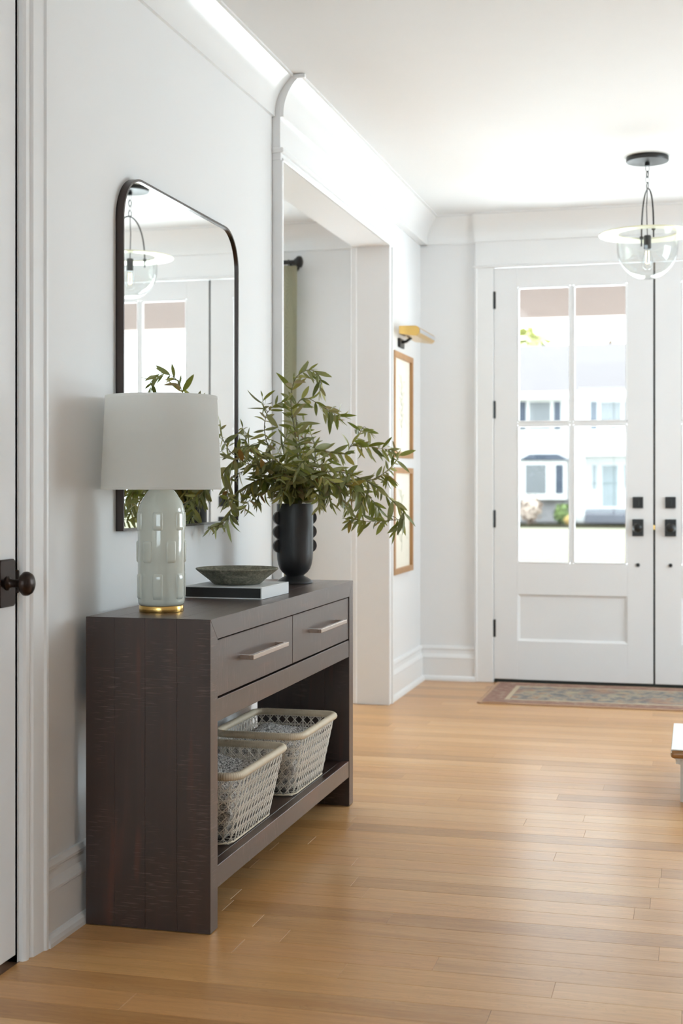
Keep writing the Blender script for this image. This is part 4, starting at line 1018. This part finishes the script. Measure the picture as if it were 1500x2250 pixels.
obj('runner_rug', bm, M['rug'], None, True, loc=((RGX0 + RGX1) / 2, (RGY0 + RGY1) / 2, 0), angle=50, label='faded brick-red and slate blue patterned runner rug before the front door', cat='rug')

# ------------------------------------------------------------------ stair step at the right edge
st = thing('stair_step', (0.55, 5.30, 0), 'bottom stair step with rounded oak tread and white base at the right edge', 'stair')
SX0, SY0, SY1 = -0.088, 5.035, 5.60
bm = NB(); box(bm, SX0, 1.3, SY0, SY1, 0.160, 0.190, 0.0135, 4); obj('tread', bm, M['oak_tread'], st, True, angle=50)
bm = NB(); box(bm, SX0 + .003, 1.28, SY0 + .006, SY1, 0.1895, 0.194, 0.0015); obj('tread_top_layer', bm, M['white_top'], st, label='thin white layer added on the tread')  # thin white layer added over the oak to make the tread top white
bm = NB(); box(bm, SX0 + .034, 1.28, SY0 + .034, SY1, 0.0, 0.150, 0.001); obj('riser', bm, M['riser'], st)
bm = NB()
cv = [(0, 0), (0.006, 0)] + [(0.006 + .016 * (1 - math.cos(math.radians(15 * k))), .004 + .016 * math.sin(math.radians(15 * k))) for k in range(7)] + [(0.022, .0225), (0, .0225)]
prism(bm, [(SY0 + .034 - p[0], .138 + p[1]) for p in cv], 'X', SX0 + .018, 1.28); prism(bm, [(SX0 + .034 - p[0], .138 + p[1]) for p in cv], 'Y', SY0 + .018, SY1); obj('cove_moulding', bm, M['riser'], st)

# ------------------------------------------------------------------ dining room: curtain rod and curtain
RDY, RDZ = 7.80, 2.472
rod = thing('curtain_rod', (-3.3, RDY, RDZ), 'black curtain rod with round finial seen through the cased opening', 'curtain rod')
bm = NB(); tube(bm, [(-4.25, RDY, RDZ), (-2.300, RDY, RDZ)], .0125, 14); obj('rod', bm, M['curtain_rod'], rod, True, angle=50)
for xx, s in ((-2.300, 1), (-4.25, -1)):
    bm = NB(); lathe(bm, [(0, -.012 * s), (.020, -.010 * s), (.024, 0), (.033, .006 * s), (.036, .018 * s), (.033, .030 * s), (.018, .038 * s), (0, .040 * s)], (xx, RDY, RDZ), 24, 'X'); obj('finial', bm, M['curtain_rod'], rod, True, angle=50)
for xx in (-2.337, -4.22):
    bm = NB(); box(bm, xx - .008, xx + .008, RDY, DY - .0005, RDZ - .022, RDZ - .010, .002); lathe(bm, [(0, -.014), (.028, -.012), (.028, 0), (0, 0)], (xx, DY, RDZ - .016), 18, 'Y'); obj('bracket', bm, M['curtain_rod'], rod)
cur = thing('curtain', (-2.5, RDY, 0.02), 'sage green curtain with fine cream burst pattern hanging from the black rod', 'curtain')
bm = NB(); NXc, NZc = 90, 26; g = {}; uvl = bm.loops.layers.uv.new('UVMap')
for i in range(NXc + 1):
    for j in range(NZc + 1):
        u, v = i / NXc, j / NZc; amp = 0.030 * (0.55 + .45 * v) 
        x = -2.80 + (0.505 - 0.012 * v) * u; yv = RDY + amp * math.sin(2 * math.pi * 5.5 * u + .4 * math.sin(3 * v)) * (1 if v > 0.02 else .5)
        g[i, j] = bm.verts.new((x, yv, RDZ - 0.020 - v * (RDZ - .04)))
for i in range(NXc):
    for j in range(NZc):
        f = bm.faces.new((g[i, j], g[i, j + 1], g[i + 1, j + 1], g[i + 1, j]))
        for lp, (a, b) in zip(f.loops, ((i, j), (i, j + 1), (i + 1, j + 1), (i + 1, j))): lp[uvl].uv = (a / NXc * 1.1, b / NZc * 2.4)
bmesh.ops.solidify(bm, geom=list(bm.faces), thickness=0.002)
obj('curtain_panel', bm, M['curtain'], cur, True)
for k in range(6):
    xx = -2.79 + .0885 * k; bm = NB(); pts = [(xx, RDY + .018 * math.cos(2 * math.pi * q / 16), RDZ - .003 + .018 * math.sin(2 * math.pi * q / 16)) for q in range(16)]
    tube(bm, pts, .0022, 6, closed=True); obj('ring', bm, M['curtain_rod'], cur, True)

# ------------------------------------------------------------------ outdoors: porch, lawn, the house across the street
GZ = -0.62
bm = NB(); box(bm, -5.5, 6, 8.04, 11.3, GZ - .1, -0.04); obj('porch_floor', bm, M['paving'], None, kind='structure')
bm = NB(); box(bm, -30, 30, 11.31, 31, GZ - .1, GZ + .03); obj('driveway', bm, M['drive'], None, kind='structure')
bm = NB(); box(bm, -5.5, 6, 8.04, 11.3, 2.76, 2.84); obj('porch_ceiling', bm, M['porch_beige'], None, kind='structure')
bm = NB(); box(bm, -5.5, 6, 10.9, 11.15, 2.475, 2.76, .004); obj('porch_beam', bm, M['porch_beige'], None, kind='structure')
bm = NB(); NL = 40; g = {}
for i in range(NL + 1):
    for j in range(NL + 1):
        x = -60 + 130 * i / NL; y = 11.0 + 70 * j / NL; g[i, j] = bm.verts.new((x, y, GZ + .02 * noise.noise((x * .2, y * .2, 0))))
for i in range(NL):
    for j in range(NL): bm.faces.new((g[i, j], g[i + 1, j], g[i + 1, j + 1], g[i, j + 1]))
obj('lawn', bm, M['lawn'], None, True, label='sunlit pale green lawn outside the front door', cat='lawn', kind='stuff')

HY = 64.0
hs = thing('neighbour_house', (at(1255, 1140, HY).x, HY, GZ), 'white two-storey house with grey roof across the lawn, seen through the front door glass', 'house')
def pxbox(bm, xa, xb, ya, yb, d0, d1, bev=0.0):
    a, b = at(xa, ya, HY), at(xb, yb, HY); box(bm, min(a.x, b.x), max(a.x, b.x), HY - d1, HY - d0, min(a.z, b.z), max(a.z, b.z), bev)
XL, XR = at(1000, 900, HY).x, at(1900, 900, HY).x
zE, zR = at(1255, 862, HY).z, at(1255, 738, HY).z
bm = NB(); box(bm, XL, XR, HY, HY + 8, GZ, zE); obj('wall', bm, M['siding'], hs)
bm = NB(); prism(bm, [(HY - .5, zE - .05), (HY + 4, zR), (HY + 8.5, zE - .05), (HY + 8.5, zE - .25), (HY - .5, zE - .25)], 'X', XL - .4, XR + .4); obj('roof', bm, M['roof'], hs)
bm = NB(); box(bm, XL - .4, XR + .4, HY - .56, HY - .49, zE - .32, zE + .02); box(bm, XL - .4, XR + .4, HY - .5, HY, zE - .30, zE - .26); obj('fascia', bm, M['siding'], hs)
def far_window(xa, xb, ya, yb, shut=14, cols=2):
    bm = NB(); pxbox(bm, xa - 3, xb + 3, ya - 3, yb + 3, -.02, .06); w = obj('window', bm, M['siding'], hs)
    bm = NB(); pxbox(bm, xa, xb, ya, yb, .05, .09); obj('pane', bm, M['pane_far'], w)
    if shut:
        for s0, s1 in ((xa - 8 - shut, xa - 8), (xb + 8, xb + 8 + shut)):
            bm = NB(); pxbox(bm, s0, s1, ya - 1, yb + 1, -.01, .08, .01); obj('shutter', bm, M['shutter'], hs)
far_window(1163, 1209, 884, 942); far_window(1319, 1364, 884, 942); far_window(1475, 1520, 884, 942); far_window(1010, 1055, 884, 942)
far_window(1560, 1640, 1020, 1090, 0)
# stone plinth, bay with roof, porch recess, column, door, steps
bm = NB(); pxbox(bm, 1000, 1268, 1096, 1146, .02, .25); obj('stone_plinth', bm, M['stonewall'], hs)
bm = NB(); pxbox(bm, 1148, 1250, 1012, 1098, .05, 1.0, .02); bay = obj('bay', bm, M['siding'], hs)
bm = NB(); a = at(1146, 1012, HY); b = at(1252, 1012, HY); c = at(1212, 999, HY)
prism(bm, [(a.x, a.z), (b.x, b.z), (b.x - .5, c.z), (a.x + .5, c.z)], 'Y', HY - 1.15, HY); obj('bay_roof', bm, M['shutter'], hs)
bm = NB(); pxbox(bm, 1160, 1204, 1022, 1084, .98, 1.03); obj('bay_pane', bm, M['pane_far'], bay)
bm = NB(); pxbox(bm, 1225, 1241, 1022, 1084, .98, 1.03); obj('bay_pane', bm, M['shutter'], bay)
bm = NB(); pxbox(bm, 1256, 1271, 1000, 1146, .02, .4); obj('stone_pier', bm, M['stonewall'], hs)
bm = NB(); pxbox(bm, 1272, 1290, 1000, 1132, 1.2, 1.6, .02); pxbox(bm, 1270, 1292, 1128, 1146, 1.15, 1.65, .02); obj('porch_column', bm, M['siding'], hs)
bm = NB(); pxbox(bm, 1270, 1420, 985, 1003, .0, 1.7, .02); obj('porch_fascia', bm, M['siding'], hs)
bm = NB(); pxbox(bm, 1314, 1366, 1014, 1118, -.02, .08, .01); dr = obj('door', bm, M['siding'], hs)
bm = NB(); pxbox(bm, 1323, 1357, 1023, 1112, .07, .12); obj('pane', bm, M['pane_dark'], dr)
bm = NB(); pxbox(bm, 1302, 1309, 1022, 1074, .0, .08); obj('sidelight', bm, M['pane_dark'], hs)
bm = NB(); pxbox(bm, 1372, 1380, 1022, 1074, .0, .08); obj('sidelight', bm, M['pane_dark'], hs)
for k, (ya, yb) in enumerate(((1118, 1128), (1127, 1137), (1136, 1147))):
    bm = NB(); pxbox(bm, 1292, 1420, ya, yb, .0, 1.7 + .35 * k, .01); obj('step', bm, M['slate_steps'], hs)

def shrub(name, px, py_base, w, h, mat, lab, cat, seed, y=None, trunk=0.0, n=420):
    """a bush or tree: leaf quads spread through a lumpy crown, on a forked trunk"""
    y = y or HY - 2.2; c = at(px, py_base, y); base = Vector((c.x, y, GZ)); rr = random.Random(seed)
    o = thing(name, base, lab, cat)
    bm = NB(); cr = Vector((c.x, y, GZ + trunk + h / 2)); s = min(w, h) * 0.13
    for k in range(n):
        d = Vector((rr.gauss(0, 1), rr.gauss(0, 1), rr.gauss(0, 1))).normalized(); r = rr.uniform(.55, 1.0) * (1 + .25 * noise.noise(d * 2 + Vector((seed, 0, 0))))
        p = cr + Vector((d.x * w / 2 * r, d.y * w / 2 * r, d.z * h / 2 * r)); a = d.orthogonal().normalized(); b = d.cross(a); q = rr.uniform(0, 6.28)
        a, b = a * math.cos(q) + b * math.sin(q), b * math.cos(q) - a * math.sin(q); a = (a + d * rr.uniform(-.6, .6)) * s * rr.uniform(.6, 1.2); b = b * s * .6
        bm.faces.new([bm.verts.new(p + v) for v in (-a, -b, a, b)])
    oo = obj('foliage', bm, mat, o); oo['kind'] = 'stuff'
    bm = NB()
    for k in range(4):
        d = Vector((rr.uniform(-.35, .35) * w, rr.uniform(-.35, .35) * w, trunk + h * rr.uniform(.4, .75)))
        tube(bm, [base + Vector((0, 0, -.02)), base + d * .45 + Vector((0, 0, .05)), base + d], [.05 * h ** .5, .035 * h ** .5, .012 * h ** .5], 6)
    obj('trunk', bm, M['bark'], o)
shrub('boxwood_shrub', 1235, 1152, .78, .98, M['hedge'], 'round green boxwood shrub before the stone plinth', 'shrub', 2)
shrub('flowering_shrub', 1164, 1152, 1.05, 1.35, M['blossom'], 'pale flowering shrub left of the boxwood', 'shrub', 3)
shrub('ochre_shrub', 1249, 1155, .45, .45, M['ochre'], 'small ochre shrub beside the boxwood', 'shrub', 5, HY - 2.9)
shrub('tree', 1142, 1140, 5.0, 6.5, M['tree_leaf'], 'pale green tree rising behind the left of the roof', 'tree', 6, HY + 14, 4.2, 700)
shrub('tree', 1350, 1140, 2.2, 6.4, M['bark'], 'sparse grey tree rising behind the roof on the right', 'tree', 7, HY + 22, 4.6, 160)
shrub('tree', 1470, 1140, 5.0, 6.5, M['tree_leaf'], 'leafy tree rising behind the roof, right of the sparse grey tree', 'tree', 9, HY + 15, 4.0, 700)
